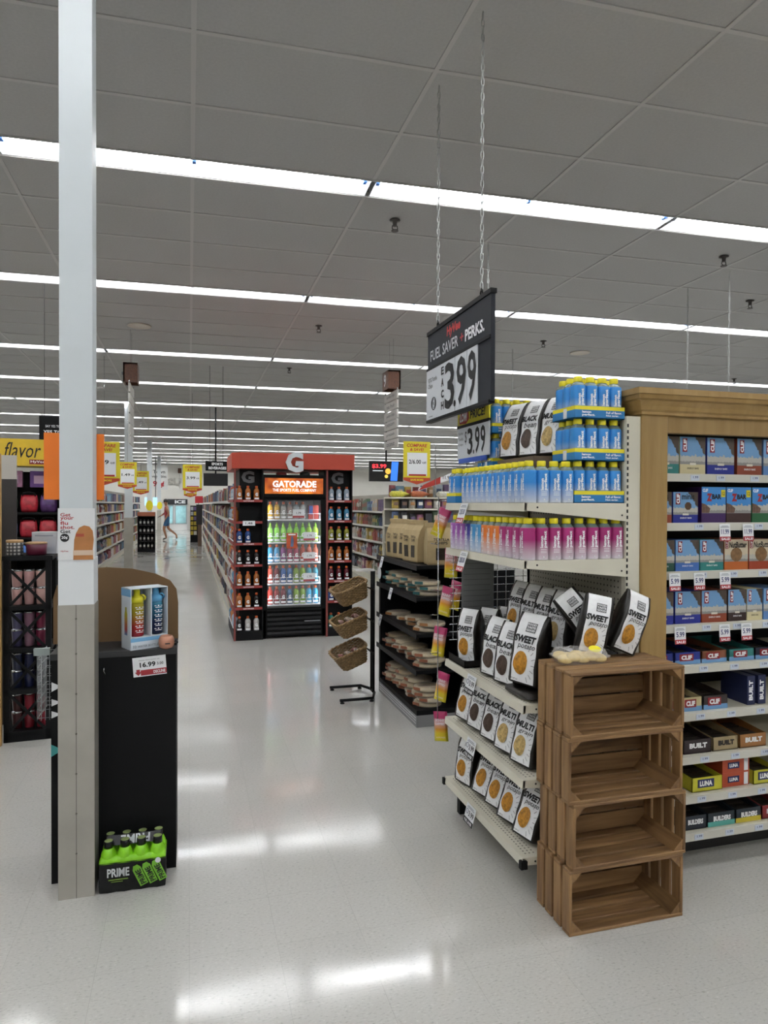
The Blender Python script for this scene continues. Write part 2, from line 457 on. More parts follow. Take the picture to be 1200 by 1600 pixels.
# ------------------------------------------------------------------ black pedestal beside the column
o = empty('display_pedestal', (-.55, 3.08, 0), 0, 'tall black display pedestal standing behind the front white column', 'display stand')
MB().box(0, 0, 0, .495, .34, .93).build('body', mat('0c0d0f', .55, name='black_board', spec=.18), o)
MB().box(-.004, -.004, .93, .499, .344, .955).build('top_tray', mat('2c2d2f', .5, name='dark_grey_board'), o)
tri = MB()
for z0, z1 in ((.80, .84), (.74, .77), (.69, .72)): tri.add([(.002, -.0015, z0), (.04, -.0015, (z0 + z1) / 2), (.002, -.0015, z1)], [(0, 1, 2)])
tri.build('white_triangles', M_WHITE, o)
MB().add([(.0, -.0015, .53), (.045, -.0015, .556), (.0, -.0015, .582)], [(0, 1, 2)]).build('teal_triangle', mat('3e9a98', .5, name='teal_print'), o)
MB().tube([(.21, -.004, .86), (.203, -.006, .875), (.205, -.006, .888)], .0018, 5).build('hook', M_CHROME, o)
cb = MB(); pts = [(-.58, .955), (-.58, 1.16), (-.565, 1.215), (-.52, 1.262), (-.45, 1.287), (-.36, 1.292), (-.25, 1.283), (-.15, 1.258), (-.085, 1.225), (-.058, 1.185), (-.05, 1.12), (-.05, .955)]
cb.prism(pts, 3.30, 3.306, 'y')
tag(cb.build('cardboard_header', mat('6d5436', .8, name='brown_cardboard', vary=.06, scale=3)), 'brown cardboard sheet with rounded top on the black pedestal', 'cardboard')
# boxed pair of water bottles
q = at_z(204.5, 1017, .955)
o = empty('water_bottle_set', (q.x, q.y, .955), R(27), 'white window box with a yellow and a blue water bottle on pedestal', 'boxed bottles')
W, D, HH = .165, .1, .262
bx_ = MB()
bx_.box(0, 0, 0, W, D, .052).box(0, .096, 0, W, D, HH).box(0, 0, .052, .003, D, HH).box(W - .003, 0, .052, W, D, HH).box(0, 0, HH - .003, W, D, HH).box(W / 2 + .006, .0, .052, W / 2 + .01, D, HH - .004)
bx_.build('carton', mat('c9d2da', .5, name='box_card'), o)
MB().box(-.0008, -.0008, .034, W, .0003, .05).build('blue_band', mat('6fa4cc', .5, name='blue_print'), o)
MB().box(-.0008, 0, HH - .035, 0, D, HH - .004).build('blue_corner', mat('6fa4cc', .5, name='blue_print'), o)
lettering(o, 'WATER BOTTLE', .03, .008, .12, .018, -.0008, mat('7d8790', .5, name='grey_ink'))
lettering(o, '32', .008, .008, .024, .02, -.0008, mat('7d8790', .5, name='grey_ink'))
pic = MB(); pic.add([(-.001, y, z) for y, z in ((.035, .06), (.065, .06), (.065, .15), (.058, .165), (.058, .18), (.042, .18), (.042, .165), (.035, .15))], [tuple(reversed(range(8)))])
pic.build('bottle_picture', zramp('bottle_print', [(0, '3d7fb0'), (.2, 'a03030'), (.45, 'a86a2c'), (.75, 'a3a023'), (1, '9b9a2a')], .06, .18), o)
YB_ = zramp('yellow_red_bottle', [(0, '8f1d2c'), (.25, 'a2322a'), (.55, '9a8a26'), (1, 'b1ad20')], 0, .19, .25)
BB_ = zramp('blue_bottle', [(0, '0c1430'), (.3, '13244c'), (.65, '2f6f8c'), (1, '4d9ab4')], 0, .19, .25)
for cx, m_, capc in ((.045, YB_, 'd9d22c'), (.13, BB_, '5fa6d2')):
    b = MB().lathe([(.027, 0), (.029, .006), (.029, .135), (.026, .145)], 14).build('bottle', m_, o, (cx, .045, .052))
    k = MB().lathe([(.0285, .143), (.0285, .165), (.02, .172), (.014, .176), (.014, .2), (.01, .203)], 14).tube([(.028, -.012, .155), (.03, -.02, .168), (.02, -.02, .178), (.012, -.012, .176)], .004)
    k.build('lid', mat(capc, .35, name='lid_plastic'), b)
    mk = MB()
    for i in range(6):
        z = .018 + i * .02
        mk.box(-.014, -.0298, z, .014, -.0285, z + .0024).box(-.018, -.0298, z + .007, -.01, -.027, z + .0095).box(-.003, -.0298, z + .006, .003, -.0285, z + .011).box(.01, -.0298, z + .007, .018, -.027, z + .0095)
    mk.build('time_marks', M_WINK, b)
q = at_z(260, 1013, .955)
o = empty('stemless_cup', (q.x, q.y, .955), 0, 'small rose gold stemless cup beside the boxed bottles', 'cup')
MB().lathe([(.018, 0), (.03, .008), (.034, .025), (.032, .042), (.025, .056), (.022, .056), (.028, .04), (.03, .025), (.02, .01)], 18).build('bowl', mat('b5806a', .25, .35, name='rose_gold'), o)
MB().box(-.004, -.0352, .024, .016, -.034, .029).build('cup_mark', M_INK, o)
q = at_z(268, 1008, .955)
cl = MB().tube([(0, 0, .012), (.008, 0, .02), (.016, 0, .012), (.008, 0, .004)], .004, 5, closed=True).box(-.01, -.006, 0, .012, .006, .01)
tag(cl.build('binder_clip', M_BLACK, None, (q.x + .01, q.y, .955)), 'tiny black clip at the pedestal corner beside the cup', 'clip')
# price card
o = empty('price_card', (-.228, 3.073, .84), 0, 'white 16.99 price card with red band taped on black pedestal', 'price card', ry=R(-4))
MB().box(0, -.002, 0, .135, 0, .082).build('card', M_WHITE, o)
MB().box(.03, -.003, .004, .135, -.002, .027).build('red_band', mat('9c2832', .5, name='card_red'), o)
MB().add([(.006, -.003, .02), (.02, -.003, .004), (.034, -.003, .02), (.027, -.003, .02), (.027, -.003, .031), (.013, -.003, .031), (.013, -.003, .02)], [(0, 1, 2, 3, 4, 5, 6)]).build('red_arrow', mat('9c2832', .5, name='card_red'), o)
lettering(o, '16.99', .028, .038, .092, .06, -.003, M_INK, bold=.03)
lettering(o, '3.00', .098, .043, .124, .055, -.003, M_INK)
lettering(o, 'DECLINE', .082, .009, .13, .022, -.0036, M_WINK, bold=.03)
lettering(o, 'Family 32oz bottle set', .026, .066, .11, .071, -.003, M_INK, bold=0)
# shrink-wrapped drinks on the floor
o = empty('drink_multipack', (-.35, 2.945, 0), R(-1), 'shrink wrapped pack of black and lime green drink bottles on floor', 'drink pack')
GREEN = mat('7fc41e', .25, name='lime_film', vary=.12, scale=40); BLK = mat('0d0f10', .25, name='black_film', spec=.3)
me_b = MB().lathe([(.0315, 0), (.0318, .008), (.0318, .12), (.0315, .138), (.029, .152), (.022, .168), (.017, .175)], 14, mfun=lambda k, i: 0 if k < 2 else 1).mesh([BLK, GREEN], 'bottle')
me_c = MB().lathe([(.0185, .17), (.0185, .196), (.017, .2), (.013, .2005)], 14).mesh(BLK, 'cap')
me_r = MB().lathe([(.0165, .2004), (.0165, .201), (.0145, .201)], 12).mesh(mat('8a9a60', .4, name='cap_rim'), 'cap_rim')
for r_ in range(2):
    for k in range(4):
        b = link('bottle', me_b, o, (.032 + k * .0635, .032 + r_ * .0635, 0))
        c = link('cap', me_c, b); link('cap_rim', me_r, c)
def outline(r, z, sc, e=0.):
    """shrink film round 4 x 2 bottles: radius r at the bottles, sc = how deep it sags between them"""
    ring = []
    for i in range(33):
        x = -.0 + .254 * i / 32; ring.append((.127 + (x - .127) * (1 - (.032 - r) * 7.8 * .9), .032 - r * (1 - sc * abs(math.sin(PI * x / .0635))) if 0 else .032 - r * (1 - sc * (1 - abs(math.sin(PI * x / .0635)))), z))
    for x, y, z_ in list(reversed(ring)): ring.append((x, .127 - y, z_))
    return ring
MB().loops([outline(.0315, .001, .1), outline(.0335, .008, .06), outline(.0338, .1, .05), outline(.0335, .122, .06)], 0, True, False).build('film_sleeve', BLK, o)
MB().loops([outline(.0337, .118, .06), outline(.0332, .128, .1), outline(.031, .137, .25), outline(.027, .143, .4)], 0, True, True).build('green_film', GREEN, o)
lettering(o, 'PRIME', .03, .065, .115, .1, -.0028, mat('c4c8c8', .5, name='silver_ink'), bold=.03)
MB().box(.035, -.003, .052, .11, -.0025, .056).box(.045, -.003, .044, .09, -.0025, .047).build('caption_lines', mat('7b9a3c', .5, name='green_ink'), o)
for i in range(3):
    M_ = Matrix.Translation((.155 + i * .037, -.004, .062 + i * .006)) @ Matrix.Rotation(R(-24), 4, 'Y')
    g = MB(); pl = [(-.016, -.045), (.016, -.045), (.017, .03), (.008, .045), (-.008, .045), (-.017, .03)]
    vs = [M_ @ Vector((a, 0, b)) for a, b in pl]; g.add(vs, [(0, 1, 2, 3, 4, 5)]); gp = g.build('bottle_print', mat('6fae2c', .35, name='lime_print'), o)
    t = MB(); text_mb(t, 'PRIME', -.010, -.04, .012, .025, -.0008, rot90=True, bold=.03); t.v = [tuple(M_ @ Vector(v)) for v in t.v]; t.build('print_lettering', M_INK, gp)
MB().lathe([(.011, -.001), (.011, 0)], 14).build('count_spot', M_WHITE, o, (.226, -.0062, .115), (R(90), 0, 0))
tf = MB().quad((.02, .052, .168), (.235, .052, .168), (.235, .075, .2), (.02, .075, .2)); tf.build('top_film', BLK, o)
t = MB(); text_mb(t, 'PRIME', .075, .17, .19, .198, 0, bold=.03)
t.v = [(.265 - x, .0505 + (.368 - z - .168) * .72, .368 - z + .0008) for x, y, z in t.v]; t.f = [list(reversed(f)) for f in t.f]; t.f = [list(reversed(f)) for f in t.f]
t.build('top_lettering', mat('c9cdd0', .5, name='silver_ink'), o)

# ------------------------------------------------------------------ far left: tumbler stand, cookware, wooden case edge, bag rack
o = empty('tumbler_stand', (-1.175, 4.98, 0), R(4), 'tall black stand with crossed braces holding metallic tumblers', 'display stand')
SW, SD, SH = .285, .33, 1.23
for x in (0, SW - .035):
    for y in (0, SD - .03): MB().box(x, y, 0, x + .035, y + .03, SH - .03).build('post', M_BLACK, o)
MB().box(-.01, -.01, SH - .03, SW + .01, SD + .01, SH).build('top_board', M_BLACK, o)
MB().box(.035, SD - .008, 0, SW - .035, SD, SH - .03).build('back_panel', mat('0a0b0d', .7, name='black_panel', spec=.18), o)
lv = [.07, .345, .62, .9]
for z in lv: MB().box(.0, 0, z - .03, SW, SD, z).build('shelf', M_BLACK, o)
MB().box(0, 0, 0, SW, .02, .05).build('toe_board', M_BLACK, o)
for z in lv:
    za, zb = z, z + .245
    for s in (0, 1):
        x0, x1 = (.035, SW - .035) if s else (SW - .035, .035)
        dx, dz = x1 - x0, zb - za; L = math.hypot(dx, dz); nx, nz = -dz / L * .009, dx / L * .009
        mb = MB(); mb.prism([(x0 + nx, za + nz), (x0 - nx, za - nz), (x1 - nx, zb - nz), (x1 + nx, zb + nz)], .002 + s * .006, .008 + s * .006, 'y'); mb.build('cross_brace', M_BLACK, o)
TMB = mat('c9a19c', .3, .5, name='x'); me_t = None
tb = MB().lathe([(.026, 0), (.028, .004), (.034, .1), (.034, .108)], 14); me_t = tb.mesh(objmat(.3, 'tumbler_coat'), 'tumbler')
me_tr = MB().lathe([(.0345, .104), (.0345, .112), (.03, .118), (.028, .118)], 14).mesh(M_CHROME, 'rim')
tcols = [['3a1015', '7a1f2c', '8a2230'], ['1d2542', '1a2040', '2a2038'], ['4d4a6a', '7d5a6a', '6a1f38'], ['c39a94', 'b58e8c', 'c9a49c']]
for li, z in enumerate(lv):
    for up_ in range(2):
        for k in range(3):
            lb = ['deep red', 'dark blue', 'mauve', 'rose gold'][li] + ' metal tumbler on the crossed-brace black stand'
            th = link('metal_tumbler', me_t, None, None, None, tcols[li][k])
            Mx = Matrix.Translation((-1.175, 4.98, 0)) @ Matrix.Rotation(R(4), 4, 'Z')
            p = Mx @ Vector((.07 + k * .073, .08, z + LIFT + up_ * .1185)); th.location = p
            tag(th, lb, 'tumbler', 'tumblers ' + ['bottom', 'low', 'middle', 'top'][li] + ' shelf of the black stand'); link('rim', me_tr, th)
Mx = Matrix.Translation((-1.175, 4.98, 1.23)) @ Matrix.Rotation(R(4), 4, 'Z')
o = empty('plaid_canister', Mx @ Vector((.055, .09, 0)), 0, 'plaid canister with wooden lid on top of black stand', 'canister')
PLAID, t_, b_ = nt('plaid_print')
tc = t_.nodes.new('ShaderNodeTexCoord'); w1 = t_.nodes.new('ShaderNodeTexWave'); w1.bands_direction = 'Z'; w1.inputs['Scale'].default_value = 14
w2 = t_.nodes.new('ShaderNodeTexWave'); w2.bands_direction = 'X'; w2.inputs['Scale'].default_value = 14
t_.links.new(tc.outputs['Object'], w1.inputs['Vector']); t_.links.new(tc.outputs['Object'], w2.inputs['Vector'])
ad = t_.nodes.new('ShaderNodeMath'); ad.operation = 'MULTIPLY'; t_.links.new(w1.outputs['Fac'], ad.inputs[0]); t_.links.new(w2.outputs['Fac'], ad.inputs[1])
rp = t_.nodes.new('ShaderNodeValToRGB'); rp.color_ramp.elements[0].color = lin('2b2c2e'); rp.color_ramp.elements[1].color = lin('d5d3cc'); t_.links.new(ad.outputs[0], rp.inputs[0]); t_.links.new(rp.outputs[0], b_.inputs['Base Color'])
MB().lathe([(.05, 0), (.052, .004), (.052, .085), (.05, .088)], 20).build('body', PLAID, o)
MB().lathe([(.053, .086), (.053, .1), (.05, .103)], 20).build('lid', mat('b08d62', .6, name='bamboo'), o)
o = empty('saucepan', Mx @ Vector((.185, .1, 0)), R(160), 'burgundy saucepan with dark handle on top of black stand', 'saucepan')
MB().lathe([(.055, 0), (.062, .006), (.066, .075), (.063, .077), (.058, .01)], 22).build('pan_body', mat('581a30', .3, name='burgundy_enamel'), o)
MB().lathe([(.067, .074), (.067, .084), (.05, .088)], 22).build('pan_lid', mat('a07f58', .5, name='bamboo_lid'), o)
MB().tube([(.06, 0, .065), (.1, 0, .078), (.15, 0, .088)], [.011, .009, .01], 8).build('handle', mat('2a2422', .5, name='dark_handle'), o)
o = empty('boxed_cookware', Mx @ Vector((.21, .2, 0)), R(-8), 'pale cookware carton behind the burgundy saucepan', 'box')
MB().box(-.07, 0, 0, .09, .1, .15).build('carton', mat('b9bcc2', .5, name='pale_carton'), o)
MB().box(-.05, -.001, .12, .07, 0, .13).build('print_line', mat('8d939c', .5, name='grey_print_line'), o)
o = empty('wooden_case_end', (-1.6, 4.92, 0), 0, 'oak end post of a display case beside the black tumbler stand', 'display case')
MB().box(0, 0, 0, .425, .03, 1.9).build('end_post', mat('a8864e', .5, name='oak', vary=.1, scale=4), o)
o = empty('grey_divider', (-1.285, 5.4, 0), 0, 'dark grey board with white top behind the tumbler stand', 'panel')
MB().box(0, 0, 0, .098, .02, 1.75).build('grey_board', mat('3a3838', .6, name='grey_board'), o)
MB().box(0, 0, 1.75, .098, .02, 1.92).build('white_board', mat('b9b6ae', .6, name='pale_board'), o)
# wire dump basket peeping out beside the column
o = empty('wire_basket', (-.625, 3.2, .0), 0, 'pale wire basket hooked on the side of the black pedestal', 'basket')
wb = MB()
for k in range(8): wb.tube([(0, 0, .66 + k * .036), (.072, 0, .66 + k * .036), (.072, .2, .66 + k * .036), (0, .2, .66 + k * .036)], .0022, 5, closed=True)
for i in range(5): wb.tube([(.016 * i, 0, .65), (.016 * i, 0, .93)], .0016, 4)
for i in range(9): wb.tube([(0, .025 * i, .65), (0, .025 * i, .93)], .0016, 4)
wb.build('wire_body', mat('a9adae', .4, .3, name='pale_wire'), o)
MB().box(-.012, -.012, .93, .05, .01, .96).build('corner_cap', mat('8f9a97', .5, name='grey_plastic'), o)
# rack of insulated bags with yellow header box
o = empty('bag_rack', (-1.62, 6.5, 0), R(8), 'black display rack with a yellow flavor header and hanging bags', 'display rack')
MB().box(0, .22, 0, .56, .26, 1.86).build('back_panel', M_BLACK, o)
for x in (0, .53): MB().box(x, 0, 0, x + .03, .26, 1.86).build('side_panel', M_BLACK, o)
MB().box(0, 0, 0, .56, .26, .12).build('base', M_BLACK, o)
for z in (.6, 1.07, 1.28, 1.5): MB().box(.03, .03, z - .02, .53, .22, z).build('shelf', M_BLACK, o)
hb = MB().box(-.05, -.05, 1.9, .46, .28, 2.13).build('header_box', mat('c9a826', .5, name='mustard_print', vary=.12, scale=9), o)
MB().box(.46, -.052, 1.88, .475, .28, 2.14).build('header_edge', M_BLACK, hb)
lettering(hb, 'flavor', .1, 1.97, .38, 2.1, -.052, M_INK, bold=.0, shear=.3)
MB().box(.29, -.053, 1.915, .42, -.051, 1.955).build('brand_patch', mat('7d1f28', .5, name='brand_red'), hb)
lettering(hb, 'HyVee', .3, 1.922, .41, 1.948, -.0535, M_WINK)
MB().box(-.05, -.053, 1.905, .06, -.051, 2.08).build('header_note', M_WHITE, hb)
Mx = Matrix.Translation((-1.62, 6.5, 0)) @ Matrix.Rotation(R(8), 4, 'Z')
def soft_bag(w_, h_, d_, n=12):
    rings = []
    for k in range(9):
        f = k / 8; ww = w_ / 2 * (.86 + .14 * math.sin(PI * f)) ; dd = d_ / 2 * (.35 + .65 * math.sin(PI * min(1, .15 + f * .85)))
        rings.append([(ww * math.copysign(abs(math.cos(a)) ** .6, math.cos(a)), dd * math.copysign(abs(math.sin(a)) ** .7, math.sin(a)), h_ * f) for a in [2 * PI * i / n for i in range(n)]])
    return MB().loops(rings)
me_sb = soft_bag(.142, .15, .12).mesh(objmat(.45, 'nylon', .25), 'bag_body')
me_st = MB().tube([(-.05, -.03, .14), (-.045, -.035, .165), (0, -.035, .175), (.045, -.035, .165), (.05, -.03, .14)], .006, 6).mesh(M_BLACK, 'handle')
for (x, z, c, nm) in ((.28, 1.5, 'a31f2c', 'red'), (.275, 1.28, '9c1c2a', 'red'), (.43, 1.28, 'a5202c', 'red'), (.28, 1.07, '2b63ae', 'blue'), (.435, 1.07, '3b74b8', 'blue'), (.12, 1.5, '1f5a3a', 'green'), (.12, 1.07, '8a3a24', 'rust'), (.12, 1.28, '1d3a78', 'navy'), (.435, 1.5, '4b2c60', 'purple')):
    th = link('insulated_bag', me_sb, None, Mx @ Vector((x, .09, z + LIFT)), (0, 0, R(8)), c)
    n_same = nm in ('red', 'blue')
    tag(th, nm + ' insulated bag on the rack under the yellow flavor header', 'bag', (nm + ' insulated bags on rack') if n_same else None); link('handle', me_st, th)
for k, (x, c) in enumerate(((.14, '8a5f78'), (.38, '51306a'))):
    th = empty('boxed_lunch_kit', Mx @ Vector((x, .03, 1.72)), R(8), ['pink', 'purple'][k] + ' boxed kit on the top of the bag rack', 'box')
    MB().box(-.09, 0, 0, .09, .12, .14).build('carton', mat(c, .5, name='kit_print', vary=.2, scale=25), th)
    MB().box(-.06, -.001, .03, .06, 0, .1).build('print_panel', mat('9a7f92', .5, name='kit_panel'), th)
o = empty('hanging_board', (-1.52, 7.9, 2.12), 0, 'black hanging board with white lettering beyond the bag rack', 'sign')
MB().box(0, 0, 0, .42, .02, .38).build('board', mat('17181a', .5, name='chalk_black', spec=.18), o)
lettering(o, 'SAY YES TO INTRODUCE', .06, .26, .37, .285, -.001, M_WINK)
lettering(o, 'YES TO MORE', .04, .19, .38, .23, -.001, M_WINK, bold=.03)
lettering(o, 'families', .12, .11, .3, .165, -.001, M_WINK, shear=.3)
for x in (.05, .37): MB().tube([(x, .01, .38), (x, .01, CEIL - 2.12)], .002, 5).build('cord', M_DARK, o)

# ------------------------------------------------------------------ sports drink endcap
GX0, GX1, GX2, GX3, GY = .49, .825, 1.565, 1.885, 8.0
def gz(y, x=440): return at_y(x, y, GY).z
ORANGE = mat('b0402c', .5, name='brand_orange')
o = empty('endcap_canopy', (0, 0, 0), 0, 'red orange canopy with a big white G over drink cooler', 'canopy')
z0, z1 = gz(733), gz(708.5)
zw = z0 - .001
MB().prism([(GX0 + .07, GY - .06), (GX3 + .01, GY - .06), (GX3 + .01, GY + .1), (GX3 + .01, 9.12), (GX0 - .02, 9.12), (GX0 - .02, GY + .06)], z0, z1, 'z').build('canopy_box', ORANGE, o)
def solid_letter(parent, s, x0, z0, x1, z1, y, t, m, name='logo', bold=.05):
    q = lettering(parent, s, x0, z0, x1, z1, y, m, name, bold)
    sd = q.modifiers.new('thick', 'SOLIDIFY'); sd.thickness = t; sd.offset = -1
    return q
a_, b_ = at_y(446.5, 738, GY - .09), at_y(474, 706.5, GY - .09)
g_ = solid_letter(o, 'G', a_.x, a_.z, b_.x, b_.z, GY - .1, .03, mat('d3d9dd', .4, name='logo_white'))
cx, cz = (a_.x + b_.x) / 2, (a_.z + b_.z) / 2
MB().prism([(cx - .015, cz - .045), (cx + .01, cz - .01), (cx - .002, cz - .006), (cx + .045, cz + .05), (cx + .0, cz + .012), (cx + .012, cz + .006)], GY - .108, GY - .102, 'y').build('bolt', mat('b8502e', .5, name='bolt_orange'), g_)
def drink_bottle_meshes():
    body = MB().lathe([(.03, 0), (.034, .006), (.034, .05), (.0305, .072), (.0335, .1), (.032, .115), (.024, .132), (.014, .145)], 12).mesh(objmat(.18, 'drink'), 'drink_bottle')
    cap = MB().lathe([(.0155, .143), (.0155, .165), (.013, .168)], 10).mesh(mat('c65a28', .4, name='orange_cap'), 'cap')
    lab = MB(); text_mb(lab, 'G', -.016, .048, .014, .088, -.0352, bold=.06); lab.box(-.026, -.0352, .012, .026, -.03, .03)
    return body, cap, lab.mesh(M_WINK, 'label_mark')
ME_D, ME_DC, ME_DL = drink_bottle_meshes()
ME_DCG = MB().lathe([(.0155, .143), (.0155, .158), (.009, .17), (.009, .18), (.006, .182)], 10).mesh(mat('8fc43a', .4, name='green_cap'), 'cap')
def drink(x, y, z, col, label, group, rz=0, cap=None):
    th = link('drink_bottle', ME_D, None, (x, y, z + LIFT), (0, 0, rz), col)
    tag(th, label, 'bottle', group); link('cap', cap or ME_DC, th); link('label_mark', ME_DL, th)
    return th
def wing(name, x0, x1, lips, label, deep):
    o = empty(name, (0, 0, 0), 0, label, 'shelf unit')
    zb = gz(984)
    MB().box(x0, GY, 0, x1, GY + deep, zb).build('base', M_BLACK, o)
    MB().box(x0 + .07 if deep > .6 else x0, GY + .12, zb, x1, GY + deep, zw).build('back_core', mat('0d0e10', .5, name='black_panel', spec=.18), o)
    MB().box(x1 - .012 if x0 < 1 else x1 - .012, GY - .005, zb, x1, GY + .13, zw).build('side_board', M_BLACK, o)
    MB().box(x0, GY - .008, 0.0, x0 + .022, GY + .015, zw).build('corner_post', mat('7a3a34', .5, name='red_brown_post'), o)
    cx = (x0 + x1) / 2
    lettering(o, 'G', cx - .075, gz(755), cx + .075, gz(736), GY + .118, mat('6a6d70', .5, name='grey_logo'), 'logo', bold=.05)
    zs = []
    for y in lips:
        z = gz(y); zs.append(z)
        s = MB().box(x0, GY, z - .012, x1, GY + (deep if deep > .6 else .13), z).build('shelf', M_BLACK, o)
        lp = MB().box(x0 + .022, GY - .008, z - .022, x1 - .012, GY + .001, z + .006)
        if deep > .6: lp.box(x0 - .008, GY, z - .022, x0 + .001, GY + deep, z + .006)
        lp.build('shelf_lip', mat('8e2f2a', .5, name='red_lip'), s)
        lettering(s, 'GATORADE', cx - .06, z - .015, cx + .06, z, GY - .009, M_WINK)
    return o, [zb] + zs[::-1]
lipsL = (782, 815, 848.5, 881.5, 914.7, 948)
wl, zl = wing('drink_shelf', GX0, GX1, lipsL, 'black drink shelf with red lips beside the main aisle, left of cooler', 1.1)
lipsR = (782, 814, 846, 878, 909.5, 942)
wr, zr = wing('drink_shelf', GX2, GX3, lipsR, 'black drink shelf with red lips between cooler and aisle nine', .5)
MB().box(GX0 + .1, GY - .012, zl[5] - .045, GX0 + .24, GY - .009, zl[5] + .01).build('price_card', M_WHITE, wl)
lettering(wl, '1.48', GX0 + .13, zl[5] - .03, GX0 + .21, zl[5] - .005, GY - .013, M_INK)
NM = {'b06a34': 'orange', '2b4a86': 'blue', '2a2526': 'dark', '9fb0c0': 'pale', '4a86a8': 'light blue', '8a8a34': 'olive green', '5e1d28': 'dark red', '1f3a7a': 'navy', '2f7a72': 'teal', 'b9b7b4': 'white labelled'}
LW = [['2a2526', 'b9b7b4', 'b9b7b4'], ['b06a34', 'b06a34', '2a2526'], ['b06a34'] * 3, ['2a2526'] * 3, ['2b4a86', '2b4a86'], [], ['b06a34'] * 3]
for i, row in enumerate(LW):
    for k, c in enumerate(row):
        x = GX0 + .065 + k * .098
        drink(x, GY + .05, zl[i], c, NM[c] + ' sports drink bottle on front of shelf ' + ['at the base', 'first above base', 'second above base', 'third above base', 'fourth above base', '', 'at the top'][i] + ' beside aisle', 'sports drinks on the left shelf, level %d, %s' % (i, NM[c]))
RW = ['2f7a72', '1f3a7a', '5e1d28', 'b06a34', '8a8a34', '4a86a8', '9fb0c0']
for i, c in enumerate(RW):
    for k in range(3):
        drink(GX2 + .07 + k * .095, GY + .05, zr[i], c, NM[c] + ' sports drink bottle on the shelf right of the cooler', 'sports drinks right of cooler ' + NM[c])
SIDE = ['9fb0c0', 'b06a34', '4a86a8', 'b9b7b4', '5e1d28', 'b06a34', '9fb0c0']
for i in range(7):
    for k in range(8):
        drink(GX0 + .035, GY + .2 + k * .11, zl[i], SIDE[(i + k // 3) % 7], 'sports drink bottle on the aisle side of the left drink shelf', 'drinks on the aisle side', R(-90))
# the cooler
o = empty('drink_cooler', (0, 0, 0), 0, 'black glass door drink cooler with lit orange sign', 'cooler')
X0, X1 = GX1 + .004, GX2 - .004; Y0, Y1 = GY - .01, GY + .72; zt = gz(742)
CB = mat('0b0c0e', .35, name='cooler_black', spec=.18); CI = mat('d5d8da', .5, name='cooler_lining')
MB().box(X0, Y0 + .06, 0, X0 + .03, Y1, zt).box(X1 - .03, Y0 + .06, 0, X1, Y1, zt).box(X0, Y1 - .03, 0, X1, Y1, zt).box(X0, Y0 + .03, gz(779), X1, Y1, zt).box(X0, Y0 + .06, .02, X1, Y1, gz(951)).build('cabinet', CB, o)
zi0, zi1 = gz(950), gz(780)
MB().box(X0 + .03, Y1 - .034, zi0, X1 - .03, Y1 - .03, zi1).box(X0 + .03, Y0 + .07, zi0, X0 + .033, Y1 - .03, zi1).box(X1 - .033, Y0 + .07, zi0, X1 - .03, Y1 - .03, zi1).build('lining', CI, o)
xa, xb = at_y(418, 860, Y0).x, at_y(501.5, 860, Y0).x
dr = MB().box(X0, Y0, zi0 - .02, xa, Y0 + .05, zi1 + .02).box(xb, Y0, zi0 - .02, X1, Y0 + .05, zi1 + .02).box(xa, Y0, zi0 - .02, xb, Y0 + .05, zi0 + .005).box(xa, Y0, zi1 - .01, xb, Y0 + .05, zi1 + .02).build('door', CB, o)
MB().box(xa, Y0 + .02, zi0, xb, Y0 + .026, zi1).build('pane', glassmat('door_glass', .05, .02), dr)
MB().box(X0 + .03, Y0 - .025, gz(900), X0 + .045, Y0, gz(840)).build('handle', CB, dr)
LED = mat('eef6ff', .4, name='led_strip', emit=14)
for x in (xa - .012, xb + .004): MB().box(x, Y0 + .055, zi0 + .03, x + .008, Y0 + .065, zi1 - .03).build('led_strip', LED, o)
hx0, hx1, hz0, hz1 = at_y(413.8, 760, Y0).x, at_y(504.8, 760, Y0).x, gz(771.5), gz(747)
MB().box(X0, Y0, gz(779), X1, Y0 + .04, zt).build('header_frame', CB, o)
HS, t_, b_ = nt('lit_orange_sign')
tc = t_.nodes.new('ShaderNodeTexCoord'); nz = t_.nodes.new('ShaderNodeTexNoise'); nz.inputs['Scale'].default_value = 5; t_.links.new(tc.outputs['Object'], nz.inputs['Vector'])
rp = t_.nodes.new('ShaderNodeValToRGB'); rp.color_ramp.elements[0].position = .35; rp.color_ramp.elements[1].position = .7; rp.color_ramp.elements[0].color = lin('8a3410'); rp.color_ramp.elements[1].color = lin('e88426')
t_.links.new(nz.outputs[0], rp.inputs[0]); t_.links.new(rp.outputs[0], b_.inputs['Base Color']); t_.links.new(rp.outputs[0], b_.inputs['Emission Color']); b_.inputs['Emission Strength'].default_value = .5
hd = MB().box(hx0, Y0 - .006, hz0, hx1, Y0, hz1).build('lit_sign', HS, o)
LW_ = mat('ffffff', .5, name='lit_lettering', emit=.55)
wsg = hx1 - hx0
lettering(hd, 'GATORADE', hx0 + wsg * .13, hz0 + .075, hx1 - wsg * .12, hz1 - .03, Y0 - .0075, LW_, bold=.035)
lettering(hd, 'THE SPORTS FUEL COMPANY', hx0 + wsg * .13, hz0 + .025, hx1 - wsg * .12, hz0 + .06, Y0 - .0075, LW_, bold=.02)
for k in range(6): MB().box(X0 + .05, Y0 + .03, .05 + k * .055, X1 - .05, Y0 + .06, .05 + k * .055 + .03).build('louver', mat('17181b', .4, name='louver_black'), o)
MB().box(X1 - .25, Y0 + .028, .19, X1 - .06, Y0 + .031, .2).build('maker_strip', mat('9a9ea2', .4, name='silver_strip'), o)
clips = [812, 848, 880, 913, 946]
